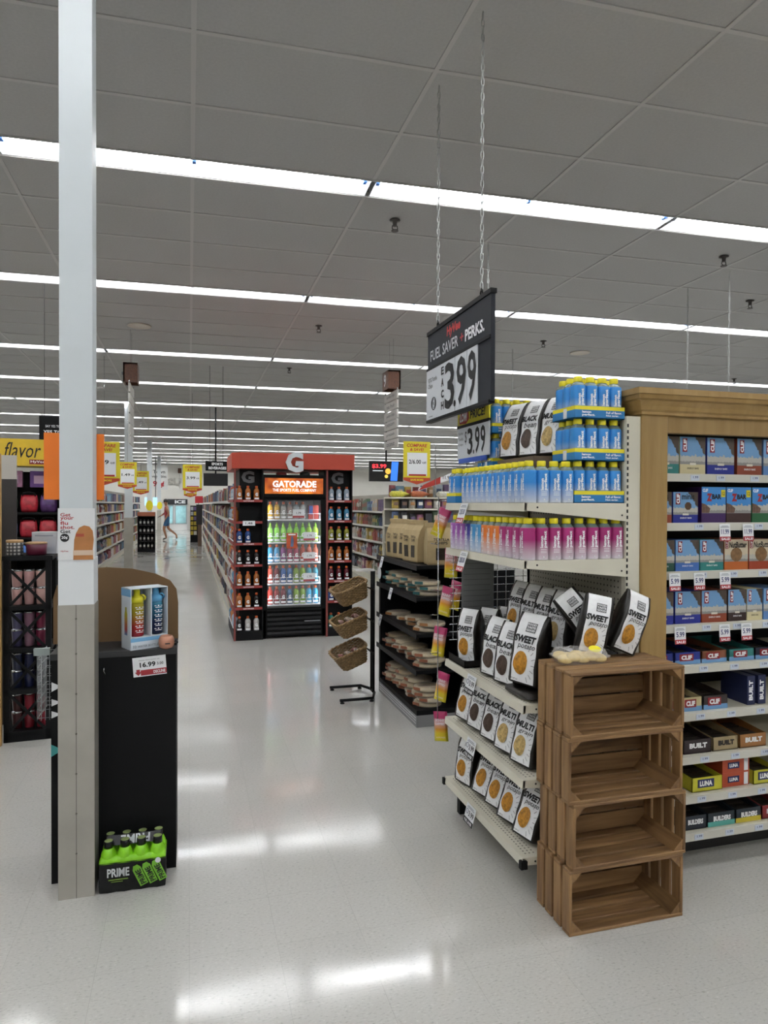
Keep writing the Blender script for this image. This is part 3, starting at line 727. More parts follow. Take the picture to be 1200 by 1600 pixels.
crow = [['d8a72c', 'c89c34', '9a9a96', 'a08a84', 'aab2b4', 'b2b6b6'], ['9ade62', '93d858', '8cd04e', '86c848', '80c442', '7cc040', '9ac83c', 'a4cc3c'],
        ['3f97c4', '58a0cc', '8a4a86', '9a4060', 'a84462', 'b0503c', 'b4604a', 'b86a52'], ['c04a34', '6a1f24', '25589a', '2a5a94', '7d9a3a', '86a83a', '3f8e9c', '3a8a9c'],
        ['c23a2c', '8a2428', '6e2a34', '2f567e', '7a9c36', '84ac38', '3fa2cc', '3aa6d8']]
CN = ['top', 'second', 'third', 'fourth', 'bottom']
for i, y in enumerate(clips):
    z = gz(y)
    sh = MB().box(X0 + .034, Y0 + .08, z - .012, X1 - .034, Y1 - .04, z).build('shelf', mat('dfe2e4', .4, name='white_shelf'), o)
    rl = MB().box(xa, Y0 + .07, z - .012, xb, Y0 + .08, z + .004)
    rl.tube([(xa, Y0 + .075, z + .07), (xb, Y0 + .075, z + .07)], .003, 5)
    for k in range(9): rl.tube([(xa + (xb - xa) * k / 8, Y0 + .075, z), (xa + (xb - xa) * k / 8, Y0 + .075, z + .07)], .002, 4)
    rl.build('shelf_rail', mat('e8eaec', .4, name='white_wire'), sh)
    for k, c in enumerate(crow[i]):
        drink(xa + .045 + k * .077, Y0 + .13, z, c, 'bottle of coloured sports drink on the %s shelf inside the cooler' % CN[i], 'drinks on the %s cooler shelf' % CN[i], 0, ME_DCG if i == 1 else None).scale = (1.06, 1.06, 1.26)
    if i in (0, 1, 2, 3):
        px = xa + (.3 if i == 0 else .43)
        MB().box(px, Y0 + .064, z + .02, px + .14, Y0 + .068, z + .12).build('price_card', M_WHITE, sh)
        MB().box(px, Y0 + .062, z + .02, px + .14, Y0 + .0638, z + .045).build('card_band', M_RED, sh)
        lettering(sh, '1.79', px + .045, z + .065, px + .1, z + .09, Y0 + .063, M_INK)
pb = empty('drink_mix_box', (xa + .5, Y0 + .11, gz(812) + LIFT), 0, 'red and blue powder box on the top cooler shelf', 'box')
MB().box(0, 0, 0, .12, .06, .17).build('carton', mat('b0382c', .5, name='red_print'), pb); MB().box(.005, -.001, .06, .05, 0, .165).build('blue_panel', mat('3658a0', .5, name='blue_panel'), pb)
ps = empty('door_poster', (xa + .22, Y0 - .004, gz(857)), 0, 'small orange poster stuck on the cooler glass door', 'poster')
MB().box(0, 0, 0, .125, .002, gz(833) - gz(857)).build('sheet', mat('b4502c', .5, name='poster_orange', vary=.2, scale=20), ps)
MB().prism([(.045, .02), (.08, .02), (.085, .09), (.07, .15), (.055, .14), (.05, .08)], -.002, -.0005, 'y').build('figure_print', mat('5a6a8c', .5, name='figure_print'), ps)
MB().box(.02, -.001, .155, .105, 0, .17).build('caption', M_WINK, ps)
for x, c in ((GX1 + .22, '8a3838'), (GX1 + .5, '3a4442')):
    th = tag(MB().lathe([(.06, 0), (.062, .01), (.06, .03), (.05, .038), (.02, .04)], 16).build('spare_lid', mat(c, .4, name='lid_colour'), None, (x, GY + .1, zt)), ('dark red' if c == '8a3838' else 'dark grey') + ' round tub on top of the cooler under the canopy', 'tub')

# ------------------------------------------------------------------ main endcap: cream gondola end with juice and chips
EX0, EX1, EY0, EY1 = 1.275, 1.745, 2.45, 3.31
SZ = [.168, .48, .78, 1.357, 1.588]          # shelf tops
o = empty('endcap_gondola', (0, 0, 0), 0, 'cream metal endcap shelving with juice bottles and chip bags beside wooden crates', 'shelving')
PEG, t_, b_ = nt('pegboard'); b_.inputs['Roughness'].default_value = .5
tc = t_.nodes.new('ShaderNodeTexCoord'); vm = t_.nodes.new('ShaderNodeVectorMath'); vm.operation = 'SCALE'; vm.inputs['Scale'].default_value = 1 / .0254
fr = t_.nodes.new('ShaderNodeVectorMath'); fr.operation = 'FRACTION'; t_.links.new(tc.outputs['Object'], vm.inputs[0]); t_.links.new(vm.outputs[0], fr.inputs[0])
sb = t_.nodes.new('ShaderNodeVectorMath'); sb.operation = 'SUBTRACT'; sb.inputs[1].default_value = (.5, .5, .5); t_.links.new(fr.outputs[0], sb.inputs[0])
ml = t_.nodes.new('ShaderNodeVectorMath'); ml.operation = 'MULTIPLY'; ml.inputs[1].default_value = (0, 1, 1); t_.links.new(sb.outputs[0], ml.inputs[0])
ln = t_.nodes.new('ShaderNodeVectorMath'); ln.operation = 'LENGTH'; t_.links.new(ml.outputs[0], ln.inputs[0])
gt = t_.nodes.new('ShaderNodeMath'); gt.operation = 'GREATER_THAN'; gt.inputs[1].default_value = .17; t_.links.new(ln.outputs['Value'], gt.inputs[0])
mx = t_.nodes.new('ShaderNodeMix'); mx.data_type = 'RGBA'; mx.inputs[6].default_value = lin('35332e'); mx.inputs[7].default_value = lin('aaa698'); t_.links.new(gt.outputs[0], mx.inputs[0]); t_.links.new(mx.outputs[2], b_.inputs['Base Color'])
MB().box(EX1, EY0 + .03, .1, EX1 + .02, EY1, 1.95).build('back_panel', PEG, o)
for y in (EY0, EY1 - .03): MB().box(EX1, y, 0, EX1 + .066, y + .03, 1.95).build('upright', M_CREAM, o)
sl = MB()
for k in range(72): sl.box(EX1 + .002, EY0 - .0015, .1 + k * .0254, EX1 + .009, EY0 + .001, .1 + k * .0254 + .014)
sl.build('slot_strip', M_INK, o)
MB().box(EX0 + .2, EY0 + .03, 0, EX1, EY1 - .03, .12).build('base_plinth', mat('2e2d2b', .6, name='dark_plinth'), o)
for y in (EY1 - .09,): MB().box(EX0 + .05, y, 0, EX0 + .22, y + .035, .09).build('foot', M_BLACK, o)
for i, z in enumerate(SZ):
    s = MB().box(EX0 + .012, EY0 + .004, z - .012, EX1, EY1 - .004, z).build('shelf', M_CREAM, o)
    MB().prism([(EX0, z - .034), (EX0 + .012, z - .034), (EX0 + .014, z), (EX0 + .004, z)], EY0, EY1, 'y').build('price_rail', M_CREAM, s)
    for y in (EY0, EY1 - .004):
        MB().prism([(EX0 + .004, z - .03), (EX1, z - (.075 if i else .05)), (EX1, z - .001), (EX0 + .004, z - .001)], y, y + .004, 'y').build('bracket', M_CREAM, s)
    dots = MB()
    for hx, hz in ((EX0 + .06, -.018), (EX1 - .02, -.05)): dots.lathe([(.004, -.0006), (.004, .0006)], 8); dots.v[-16:] = [(hx + v[0], EY0 - .0008 + v[2], z + hz + v[1]) for v in dots.v[-16:]]
    dots.build('bracket_hole', M_INK, s)
    if i < 3:
        pf = MB()
        for k in range(40):
            for j in range(3): pf.box(EX0 + .03 + j * .018, EY0 + .03 + k * .02, z - .0005, EX0 + .036 + j * .018, EY0 + .038 + k * .02, z + .0002)
        stuff(pf.build('perforation', mat('77746a', .6, name='perforation'), s))
for y in (EY0 - .012, EY1 - .012): MB().box(EX0 - .008, y, SZ[0] - .04, EX0 + .02, y + .022, SZ[0] - .008).build('corner_bumper', M_BLACK, o)

# lemon juice bottles
LABEL = zramp('bottle_label', [(0, 'f0f0f0'), (.1, 'd8d8d8'), (.62, '101010'), (1, '000000')], .0, .13, .35, True)
NECK = mat('6f7f7a', .15, name='clear_neck')
def juice_meshes():
    prof = [(.0255, 0), (.0275, .004), (.0275, .126), (.0265, .131), (.02, .142), (.0145, .148)]
    body = MB().lathe(prof, 16, sq=.35, mfun=lambda k, i: 0 if k < 3 else 1).mesh([LABEL, NECK], 'juice_bottle')
    cap = MB().lathe([(.0175, .146), (.018, .149), (.018, .166), (.0165, .169)], 14).mesh(mat('e3d51e', .4, name='yellow_cap'), 'cap')
    t = MB(); text_mb(t, 'lemon', -.017, .05, -.003, .098, -.0283, rot90=True, bold=.05); text_mb(t, 'perfect', -.002, .05, .015, .118, -.0283, rot90=True, bold=.05)
    for z in (.043, .036, .03): t.box(-.014, -.0283, z, .012, -.0278, z + .0022)
    t.lathe([(.003, .01), (.003, .016)], 6, (.0, -.026))
    return body, cap, t.mesh(M_WINK, 'label_text')
ME_J, ME_JC, ME_JT = juice_meshes()
FLAV = {'blue': '2a86d2', 'pink': 'a3256e', 'orange': 'd9762a', 'purple': 'a05ab0', 'indigo': '4640a0', 'sky': '4796cc'}
def juice(x, y, z, f, label, group, rz=0):
    th = link('juice_bottle', ME_J, None, (x, y, z + LIFT), (0, 0, rz), FLAV[f]); tag(th, label, 'bottle', group)
    link('cap', ME_JC, th); link('label_text', ME_JT, th)
BP = .0565
zt_ = SZ[4]
N = int((EY1 - EY0 - .02) / BP)
for k in range(N):
    y = EY0 + .034 + k * BP
    if k >= N - 2: continue
    juice(EX0 + .039, y, zt_, 'blue', 'blue lemon drink bottle in the row along the top shelf edge', 'blue bottles on the top shelf front', R(-90))
for k in range(1, 4): juice(EX0 + .039 + k * .0556, EY0 + .034, zt_, 'blue', 'blue lemon drink bottle in the row along the top shelf edge', 'blue bottles on the top shelf front')
def tray_pack(x, y, z, nx, ny, rz, label, group, blabel, bgroup, only_edge=False):
    """printed cardboard tray of bottles; x,y is the tray's front left corner"""
    o = empty('bottle_tray', (x, y, z + LIFT), rz, label, 'tray', group)
    w_, d_ = nx * BP + .008, ny * BP + .008; hh = .05
    TB = mat('2478b4', .5, name='tray_blue'); TY = mat('e6d92a', .5, name='tray_yellow')
    t = MB().box(0, 0, 0, w_, d_, .003)
    for b in ((0, 0, 0, w_, .003, hh - .016), (0, d_ - .003, 0, w_, d_, hh - .016), (0, .003, 0, .003, d_ - .003, hh - .016), (w_ - .003, .003, 0, w_, d_ - .003, hh - .016)): t.box(*b)
    t.build('tray_wall', TB, o)
    t = MB()
    for b in ((0, 0, hh - .016, w_, .003, hh), (0, d_ - .003, hh - .016, w_, d_, hh), (0, .003, hh - .016, .003, d_ - .003, hh), (w_ - .003, .003, hh - .016, w_, d_ - .003, hh)): t.box(*b)
    t.build('yellow_band', TY, o)
    if nx >= 3:
        lettering(o, 'lemon', w_ * .14, .021, w_ * .32, .031, -.0008, M_WINK, bold=.04); lettering(o, 'perfect.', w_ * .14, .007, w_ * .4, .019, -.0008, M_WINK, bold=.04)
        lettering(o, 'Full of flavor.', w_ * .62, .02, w_ * .94, .03, -.0008, M_WINK, bold=.03); lettering(o, 'Not sugar.', w_ * .62, .007, w_ * .88, .017, -.0008, M_WINK, bold=.03)
    MB().box(-.001, d_ * .35, .004, 0, d_ * .5, hh - .006).build('barcode', M_WHITE, o)
    Mx = Matrix.Translation((x, y, z)) @ Matrix.Rotation(rz, 4, 'Z')
    for i in range(nx):
        for j in range(ny):
            if only_edge and 0 < i < nx and j > 0 and i != 0: continue
            p = Mx @ Vector((.004 + BP * (i + .5), .004 + BP * (j + .5), z * 0 + .0036))
            juice(p.x, p.y, p.z, 'blue', blabel, bgroup, rz)
TX = 1.509
for k in range(3):
    lab = ['bottom', 'middle', 'top'][k]
    tray_pack(TX, EY0 + .012, zt_ + k * .1738, 4, 3, 0, 'blue printed tray of lemon drinks, %s of the near stack' % lab, None, 'blue lemon drink bottle in the %s tray of the near stack' % lab, 'bottles of the %s near tray' % lab, k < 2)
for k in range(3):
    lab = ['bottom', 'middle', 'top'][k]
    tray_pack(EX0 + .17, EY1 - .2, zt_ + k * .1738, 4, 3, 0, 'blue printed tray of lemon drinks, %s of the far stack' % lab, None, 'blue lemon drink bottle in the %s tray of the far stack' % lab, 'bottles of the %s far tray' % lab, k < 2)
tray_pack(EX0 + .005, EY1 - .005, zt_, 2, 2, R(-90), 'small blue tray of lemon drinks at the far shelf corner', None, 'blue lemon drink bottle in the small tray at shelf corner', 'bottles of the corner tray')
# second shelf
z2 = SZ[3]
fl = ['pink'] * 4 + ['orange'] * 3 + ['sky'] * 2 + ['indigo'] + ['purple'] * 3
for k in range(13):
    y = EY0 + .034 + k * (EY1 - EY0 - .06) / 12.6
    f = fl[k]
    juice(EX0 + .036, y, z2, f, f + ' label lemon drink bottle along the second shelf front edge', f + ' bottles on the second shelf', R(-90))
for k in range(1, 8): juice(EX0 + .036 + k * .058, EY0 + .034, z2, 'pink', 'pink label lemon drink bottle along the second shelf front edge', 'pink bottles on the second shelf')
for k in range(9):
    f = fl[min(12, k + 2)]
    juice(EX0 + .1, EY0 + .1 + k * .085, z2, f, f + ' label lemon drink bottle in the second row of second shelf', f + ' bottles in the second row')

# chip bags
POUCH_W = mat('f0f1f2', .33, name='white_foil', vary=.05, scale=30, bump=.25); POUCH_K = mat('15120f', .3, name='black_foil', bump=.25, scale=25)
BW, BH, BD = .128, .27, .088
def bag_half(x, z):
    """half depth of the bag at x, z"""
    f = min(1, max(0, z / BH)); prof = (.45 + .55 * math.sin(PI * min(1, .2 + f * .62))) * (1 - max(0, (f - .72) / .28) ** 1.4 * .93)
    e = max(0., 1 - (abs(x) / (BW / 2)) ** 6) ** .5
    return BD / 2 * prof * (.84 + .16 * e)
def bag_meshes():
    n = 11; rings = []
    zs = [BH * v / .235 for v in (0, .006, .03, .06, .1, .14, .17, .195, .213, .224, .235)]
    for z in zs:
        xs = [BW / 2 * (-1 + 2 * i / (n - 1)) for i in range(n)]
        sc = .95 if z < .004 else 1 - .03 * math.sin(z / BH * PI)
        wob = .003 * math.sin(z * 70)
        front = [(x * sc, -bag_half(x, z) + wob * (1 if abs(x) < .06 else 0), z) for x in xs]; back = [(x * sc, bag_half(x, z), z) for x in reversed(xs)]
        rings.append(front + back)
    return MB().loops(rings, 0, True, True, lambda k, i: 0 if (0 < i < n - 2 and k > 0) else 1).mesh([POUCH_W, POUCH_K], 'chip_bag')
ME_BAG = bag_meshes()
def surf_f(x, z): return -bag_half(x, z) + .003 * math.sin(z * 70) - .0022
BAGT = {}
for kind, (l1, l2, oc) in {'sweet potato': ('SWEET', 'potato', 'b07a22'), 'black bean': ('BLACK', 'bean', '4a3a30'), 'multi grain': ('MULTI', 'grain', 'b59a62')}.items():
    t = MB(); text_mb(t, l1, -.05, .158, .044, .186, 0, bold=.05, shear=.1, surf=surf_f); text_mb(t, l2, -.034, .13, .046, .154, 0, bold=.0, shear=.35, surf=surf_f)
    for k in range(7):
        a = -1.1 + k * .36; c, s = math.cos(a), math.sin(a)
        vs = [(.0 + r * c * .9 + d * s, .08 + r * s * 1.3 - d * c) for r, d in ((.042, -.0008), (.058, -.0008), (.058, .0008), (.042, .0008))]
        t.add([(x, surf_f(x, z), z) for x, z in vs], [(0, 1, 2, 3)])
    text_mb(t, 'NET WT 5.5', -.056, .012, -.02, .018, 0, surf=surf_f)
    tm = t.mesh(M_INK, 'title')
    e = MB(); ring = [(-.012 + .031 * math.cos(2 * PI * i / 18), .08 + .045 * math.sin(2 * PI * i / 18)) for i in range(18)]
    e.add([(x, surf_f(x, z), z) for x, z in ring] + [(-.012, surf_f(-.012, .08) - .003, .08)], [(i, (i + 1) % 18, 18) for i in range(18)], 0, True)
    em = e.mesh(mat(oc, .5, name='chip_print', vary=.45, scale=70), 'chip_picture')
    g = MB(); g.add([(x, surf_f(x, z), z) for x, z in ((-.012, .2), (.032, .2), (.032, .236), (-.012, .236))], [(0, 1, 2, 3)])
    g2 = MB()
    for r in range(3): text_mb(g2, ['FOOD', 'TASTE', 'GOOD'][r], -.009, .2255 - r * .011, .029, .2335 - r * .011, 0, bold=.03, surf=lambda x, z: surf_f(x, z) - .0012)
    BAGT[kind] = (tm, em, g.mesh(mat('5e5f60', .5, name='emblem_grey'), 'emblem'), g2.mesh(M_WINK, 'emblem_text'))
def chip_bag(p, kind, rz=-90, lean=0., roll=0., label=None, group=None, sc=1., thick=1.):
    """p: middle of the bag's bottom; rz turns its front from -Y; lean tips the top away from its front"""
    th = link('chip_bag', ME_BAG, None, None, None)
    th.matrix_world = Matrix.Translation(Vector(p) + Vector((0, 0, LIFT))) @ Matrix.Rotation(R(rz), 4, 'Z') @ Matrix.Rotation(R(-lean), 4, 'X') @ Matrix.Rotation(R(roll), 4, 'Y') @ Matrix.Diagonal((sc, sc * thick, sc, 1))
    low = min((th.matrix_world @ v.co).z for v in ME_BAG.vertices)
    th.matrix_world = Matrix.Translation((0, 0, p[2] + LIFT - low)) @ th.matrix_world
    tag(th, label or 'white %s chip bag standing on the endcap shelf' % kind, 'chip bag', group)
    tm, em, gm, g2 = BAGT[kind]
    link('title', tm, th); link('chip_picture', em, th); e_ = link('emblem', gm, th); link('emblem_text', g2, e_)
    return th
SP, BBn, MG = 'sweet potato', 'black bean', 'multi grain'
# bags on a brown box on the top shelf
bxo = empty('brown_carton', (EX0 + .16, EY0 + .22, zt_ + LIFT), 0, 'plain brown carton on the top shelf carrying chip bags', 'box')
zc = .205
MB().box(0, 0, 0, .3, .36, zc).build('carton_body', mat('6b5a49', .7, name='kraft_board', vary=.05), bxo); MB().box(-.001, .17, zc - .001, .301, .19, zc + .0003).build('tape', mat('8a7862', .4, name='parcel_tape'), bxo)
zz = zt_ + zc + .001
for i, (x, y, kd, rz, ln_, lab) in enumerate(((.215, .53, SP, -72, 10, 'on the brown carton, farthest from the tray stack'), (.25, .4, BBn, -72, 10, 'with a dark bean picture leaning on the brown carton'), (.285, .27, MG, -72, 10, 'with a pale grain picture leaning on the brown carton'), (.372, .31, MG, -72, 10, 'half hidden behind another beside the tray stack'))):
    chip_bag((EX0 + x, EY0 + y, zz), kd, rz, ln_, 0, 'white %s chip bag %s' % (kd, lab), None, 1.0 if i < 3 else .95, 1.0 if i < 3 else .6)
# third shelf: cardboard riser with a leaning row, loose bags in front
z3 = SZ[2]
rs = empty('riser_tray', (EX0 + .2, EY0 + .12, z3 + LIFT), 0, 'dark cardboard riser on the third shelf holding upright chip bags', 'tray')
MB().box(0, 0, 0, .25, .5, .16).build('riser_body', mat('4a4036', .7, name='dark_kraft'), rs); MB().box(-.004, 0, .13, 0, .5, .185).build('riser_lip', mat('57493c', .7, name='kraft_lip'), rs)
for i, (y, kd) in enumerate(((.51, SP), (.38, MG), (.25, MG), (.12, MG))):
    chip_bag((EX0 + .28, EY0 + .09 + y, z3 + .161), kd, -70, 8, 4, '%s chip bag upright on dark riser, %s from the wooden crates' % (kd, ['fourth', 'third', 'second', 'first'][i]), None, .94)
chip_bag((EX0 + .386, EY0 + .26, z3 + .161), BBn, -70, 7, 4, 'shaded black bean chip bag at the back of the dark riser near the upright', None, .9, .78)
chip_bag((EX0 + .386, EY0 + .42, z3 + .161), MG, -70, 7, 4, 'shaded chip bag against the pegboard behind the riser row', None, .9, .78)
pt = empty('display_tray', (EX0 + .016, EY1 - .226, z3 + LIFT), 0, 'black cardboard tray with three chip bags at the far end of third shelf', 'tray')
MB().box(0, 0, 0, .345, .21, .006).box(0, 0, 0, .004, .21, .035).box(0, 0, 0, .345, .004, .035).build('tray_body', mat('171513', .6, name='black_card', spec=.18), pt)
for k in range(3): chip_bag((EX0 + .092 + k * .105, EY1 - .12, z3 + .007), SP, -62, 1, 0, 'white sweet potato chip bag in the black tray, %s from the shelf edge' % ['first', 'second', 'third'][k], None, .98)
chip_bag((EX0 + .085, EY0 + .447, z3), BBn, -66, 6, 4, 'black bean chip bag standing free at the edge of the third shelf', None, 1.0)
chip_bag((EX0 + .085, EY0 + .303, z3), BBn, -66, 6, 4, 'black bean chip bag half covered by the big sweet potato bag', None, 1.0)
chip_bag((EX0 + .09, EY0 + .142, z3 + .0355), SP, -62, 8, 4, 'large bright sweet potato chip bag leaning beside the crate top', None, 1.1)
MB().box(.02, -.1, 0, .26, -.005, .13).build('riser_step', mat('4a4036', .7, name='dark_kraft'), rs)
chip_bag((1.538, 2.405, .967), SP, -20, 2, 12, 'sweet potato chip bag propped on the crate top behind the cookie box', None, .9)
chip_bag((1.678, 2.402, .967), SP, 0, 0, 23, 'sweet potato chip bag on the crate top tilted against the endcap upright', None, .92)
chip_bag((EX0 + .37, EY0 + .073, z3 + .209), SP, -12, 0, -36, 'fallen chip bag lying sideways above the cookie box', None, .86)
chip_bag((EX0 + .222, EY0 + .06, z3 + .131), BBn, -90, 90, 0, 'chip bag lying flat behind the large sweet potato bag', None, .86)
chip_bag((EX0 + .08, EY0 + .223, z3 + .0025), MG, 0, -90, 0, 'black backed chip bag lying flat under the large sweet potato bag', None, .79, .42)
# fourth and fifth shelves
z4, z5 = SZ[1], SZ[0]
for i, (y, kd, rz) in enumerate(((.75, SP, -62), (.6, BBn, -62), (.44, BBn, -60), (.29, MG, -60), (.13, MG, -58))):
    chip_bag((EX0 + .075, EY0 + y, z4), kd, rz - 8, 12, 6, '%s chip bag on the fourth shelf, %s from the wooden crates' % (kd, ['fifth', 'fourth', 'third', 'second', 'first'][i]), None, .95)
for i, (x, y, kd, ln_) in enumerate(((.075, .74, SP, 4), (.085, .56, SP, 20), (.09, .42, SP, 20), (.085, .28, SP, 20), (.08, .12, SP, 24))):
    chip_bag((EX0 + x, EY0 + y, z5), kd, -67, ln_, 6, '%s chip bag on the bottom shelf, %s from the wooden crates' % (kd, ['fifth', 'fourth', 'third', 'second', 'first'][i]), None, .95)
chip_bag((EX0 + .26, EY0 + .7, z5), BBn, -58, 5, 0, 'dark chip bag behind the fifth bag of the bottom shelf', None, .92)
for i, z in enumerate((z4, z5)):
    chip_bag((EX0 + .34, EY0 + .5, z), MG, -60, 4, 0, 'chip bag in the back row of the %s shelf, middle' % ['fourth', 'bottom'][i], None, .92); chip_bag((EX0 + .34, EY0 + .28, z), MG, -60, 4, 0, 'chip bag in the back row of the %s shelf, near crates' % ['fourth', 'bottom'][i], None, .92)
# wire grid and notice card at the back of the third shelf
wg = empty('wire_rack', (EX0 + .34, EY1 - .012, z3), 0, 'chrome wire grid rack with a grey notice card above third shelf', 'rack')
w_ = MB()
for k in range(9): w_.tube([(-.3 + k * .05, 0, .1), (-.3 + k * .05, 0, .56)], .002, 4)
for k in range(12): w_.tube([(-.32, 0, .1 + k * .04), (.12, 0, .1 + k * .04)], .002, 4)
w_.build('wire_grid', M_CHROME, wg); MB().box(-.26, -.02, .22, -.08, -.015, .53).build('notice_card', mat('77797a', .6, name='grey_card'), wg)
nt_ = MB()
for k in range(9): nt_.box(-.25, -.0205, .27 + k * .028, -.1, -.0202, .272 + k * .028)
nt_.build('notice_lines', mat('4a4b4d', .6, name='grey_lines'), wg); MB().box(-.07, -.03, .18, -.01, -.028, .26).build('white_slip', mat('9a9c9e', .5, name='slip'), wg)

# price tags on the endcap rails
def price_tag(p, rz, price, w_, h_, label, group, band=None, bandtext=None, tilt=-14, cat='price tag'):
    o = empty('price_tag', p, R(rz), label, cat, group, rx=R(tilt))
    MB().box(-w_ / 2, -.0015, -h_, w_ / 2, 0, 0).build('card', M_WHITE, o)
    lettering(o, price, -w_ * .12 if band == 'seal' else -w_ * .36, -h_ * .6, w_ * .42 if band == 'seal' else w_ * .36, -h_ * .3, -.0022, M_BLUEINK if band != 'seal' else M_INK, bold=.02)
    MB().box(-w_ * .4, -.0022, -h_ * .2, w_ * .4, -.0016, -h_ * .17).box(-w_ * .3, -.0022, -h_ * .13, w_ * .3, -.0016, -h_ * .1).build('fine_print', mat('7f8790', .6, name='grey_print'), o)
    if band:
        bm = M_INK if band == 'seal' else M_RED
        MB().box(-w_ / 2, -.0026, -h_, w_ / 2, -.0015, -h_ * .74).build('colour_band', bm, o)
        if bandtext: lettering(o, bandtext, -w_ * .4, -h_ * .95, w_ * .42, -h_ * .8, -.0032, M_WINK, bold=.03)
    if band == 'seal':
        MB().tube([(-w_ * .3 + .011 * math.cos(k * PI / 8), -.0022, -h_ * .4 + .011 * math.sin(k * PI / 8)) for k in range(16)], .0015, 4, closed=True).build('seal_print', mat('5a5d70', .6, name='seal_ink'), o)
    return o
for zi in (4, 3):
    p = (EX0 - .004, EY1 - .27, SZ[zi] - .002)
    price_tag(p, -90, '2/$5.00', .085, .1, 'white price tag with a red band on the %s endcap shelf rail' % ('top' if zi == 4 else 'second'), None, 'red', 'SALE', -18)
for zi in (2, 1, 0):
    p = (EX0 - .004, EY1 - .37, SZ[zi] + .002)
    price_tag(p, -90, '3.99', .1, .085, 'white 3.99 tag with fuel saver strip on the %s chip shelf rail' % ['lowest', 'middle', 'upper'][zi], None, 'seal', 'FUEL SAVER', -14)

# ------------------------------------------------------------------ wooden crates
def wood(name, c0, c1, rough=.65, grain=(3, 30, 30)):
    m, t, b = nt(name); b.inputs['Roughness'].default_value = rough
    tc = t.nodes.new('ShaderNodeTexCoord'); oi = t.nodes.new('ShaderNodeObjectInfo')
    mp = t.nodes.new('ShaderNodeMapping'); mp.inputs['Scale'].default_value = grain
    ad = t.nodes.new('ShaderNodeVectorMath'); ad.operation = 'ADD'; t.links.new(tc.outputs['Object'], ad.inputs[0]); t.links.new(oi.outputs['Random'], ad.inputs[1])
    t.links.new(ad.outputs[0], mp.inputs[0])
    n = t.nodes.new('ShaderNodeTexNoise'); n.inputs['Scale'].default_value = 1.6; n.inputs['Detail'].default_value = 5; n.inputs['Distortion'].default_value = .6
    t.links.new(mp.outputs[0], n.inputs['Vector'])
    cr = t.nodes.new('ShaderNodeValToRGB'); cr.color_ramp.elements[0].position = .3; cr.color_ramp.elements[1].position = .75
    cr.color_ramp.elements[0].color = lin(c0); cr.color_ramp.elements[1].color = lin(c1); t.links.new(n.outputs[0], cr.inputs[0])
    mr = t.nodes.new('ShaderNodeMapRange'); mr.inputs[3].default_value = .8; mr.inputs[4].default_value = 1.15; t.links.new(oi.outputs['Random'], mr.inputs[0])
    sc = t.nodes.new('ShaderNodeVectorMath'); sc.operation = 'SCALE'; t.links.new(cr.outputs[0], sc.inputs[0]); t.links.new(mr.outputs[0], sc.inputs['Scale']); t.links.new(sc.outputs[0], b.inputs['Base Color'])
    bp = t.nodes.new('ShaderNodeBump'); bp.inputs['Strength'].default_value = .25; bp.inputs['Distance'].default_value = .002; t.links.new(n.outputs[0], bp.inputs['Height']); t.links.new(bp.outputs[0], b.inputs['Normal'])
    return m
CRATE = wood('crate_wood', '6e5032', 'a27e52', .6, (2, 22, 22)); CRATEV = wood('crate_wood_upright', '6e5032', 'a27e52', .6, (22, 22, 2)); CRATED = wood('crate_wood_post', '6e5032', '9a774c', .6, (22, 2, 22))
CW, CD, CHH, TH = .493, .243, .2415, .012
def bevel(o, w_=.002):
    b = o.modifiers.new('bevel', 'BEVEL'); b.width = w_; b.segments = 1; b.limit_method = 'ANGLE'; return o
me_h = MB().box(0, 0, 0, CW, .051, TH).mesh(CRATE, 'long_board'); me_v = MB().box(0, 0, TH, TH, .051, CHH - TH).mesh(CRATEV, 'end_board')
me_bk = MB().box(TH, 0, 0, CW - TH, TH, .068).mesh(CRATE, 'back_board'); me_cp = MB().prism([(0, 0), (.042, 0), (0, .042)], .004, CD - TH, 'y').mesh(CRATED, 'corner_post')
lab = ['bottom crate standing on the floor', 'second crate up from the floor', 'third crate up from the floor', 'topmost crate under the cookie box']
offs = [(.0, 0, 0), (.012, -.004, .6), (-.006, .002, -.4), (0, 0, 0)]
for k in range(4):
    dx, dy, rz = offs[k]
    o = empty('wooden_crate', (1.334 + dx, 2.192 + dy, k * CHH), R(rz), 'brown slatted wooden crate, ' + lab[k], 'crate')
    for j in range(4):
        y = j * (CD - .051) / 3
        bevel(link('long_board', me_h, o, (0, y, 0))); bevel(link('long_board', me_h, o, (0, y, CHH - TH)))
        bevel(link('end_board', me_v, o, (0, y, 0))); bevel(link('end_board', me_v, o, (CW - TH, y, 0)))
    for j in range(3): bevel(link('back_board', me_bk, o, (0, CD - TH, TH + j * .074)))
    for x, z, r in ((TH, TH, 0), (CW - TH, TH, -90), (CW - TH, CHH - TH, 180), (TH, CHH - TH, 90)): link('corner_post', me_cp, o, (x, 0, z), (0, R(r), 0))
ct = 4 * CHH
q = at_z(904, 1030, ct)
o = empty('cookie_box', (q.x - .024, q.y - .045, ct), R(-4), 'clear plastic clamshell of pale cookies with yellow sticker on top crate', 'cookie box'); o.scale = (1.15, .82, 1.2)
def rrect(w_, d_, z, n=6, r=.03):
    pts = []
    for sx, sy, a0 in ((1, 1, 0), (-1, 1, 90), (-1, -1, 180), (1, -1, 270)):
        for i in range(n): a = R(a0 + 90 * i / (n - 1)); pts.append((sx * (w_ / 2 - r) + r * math.cos(a), sy * (d_ / 2 - r) + r * math.sin(a), z))
    return pts
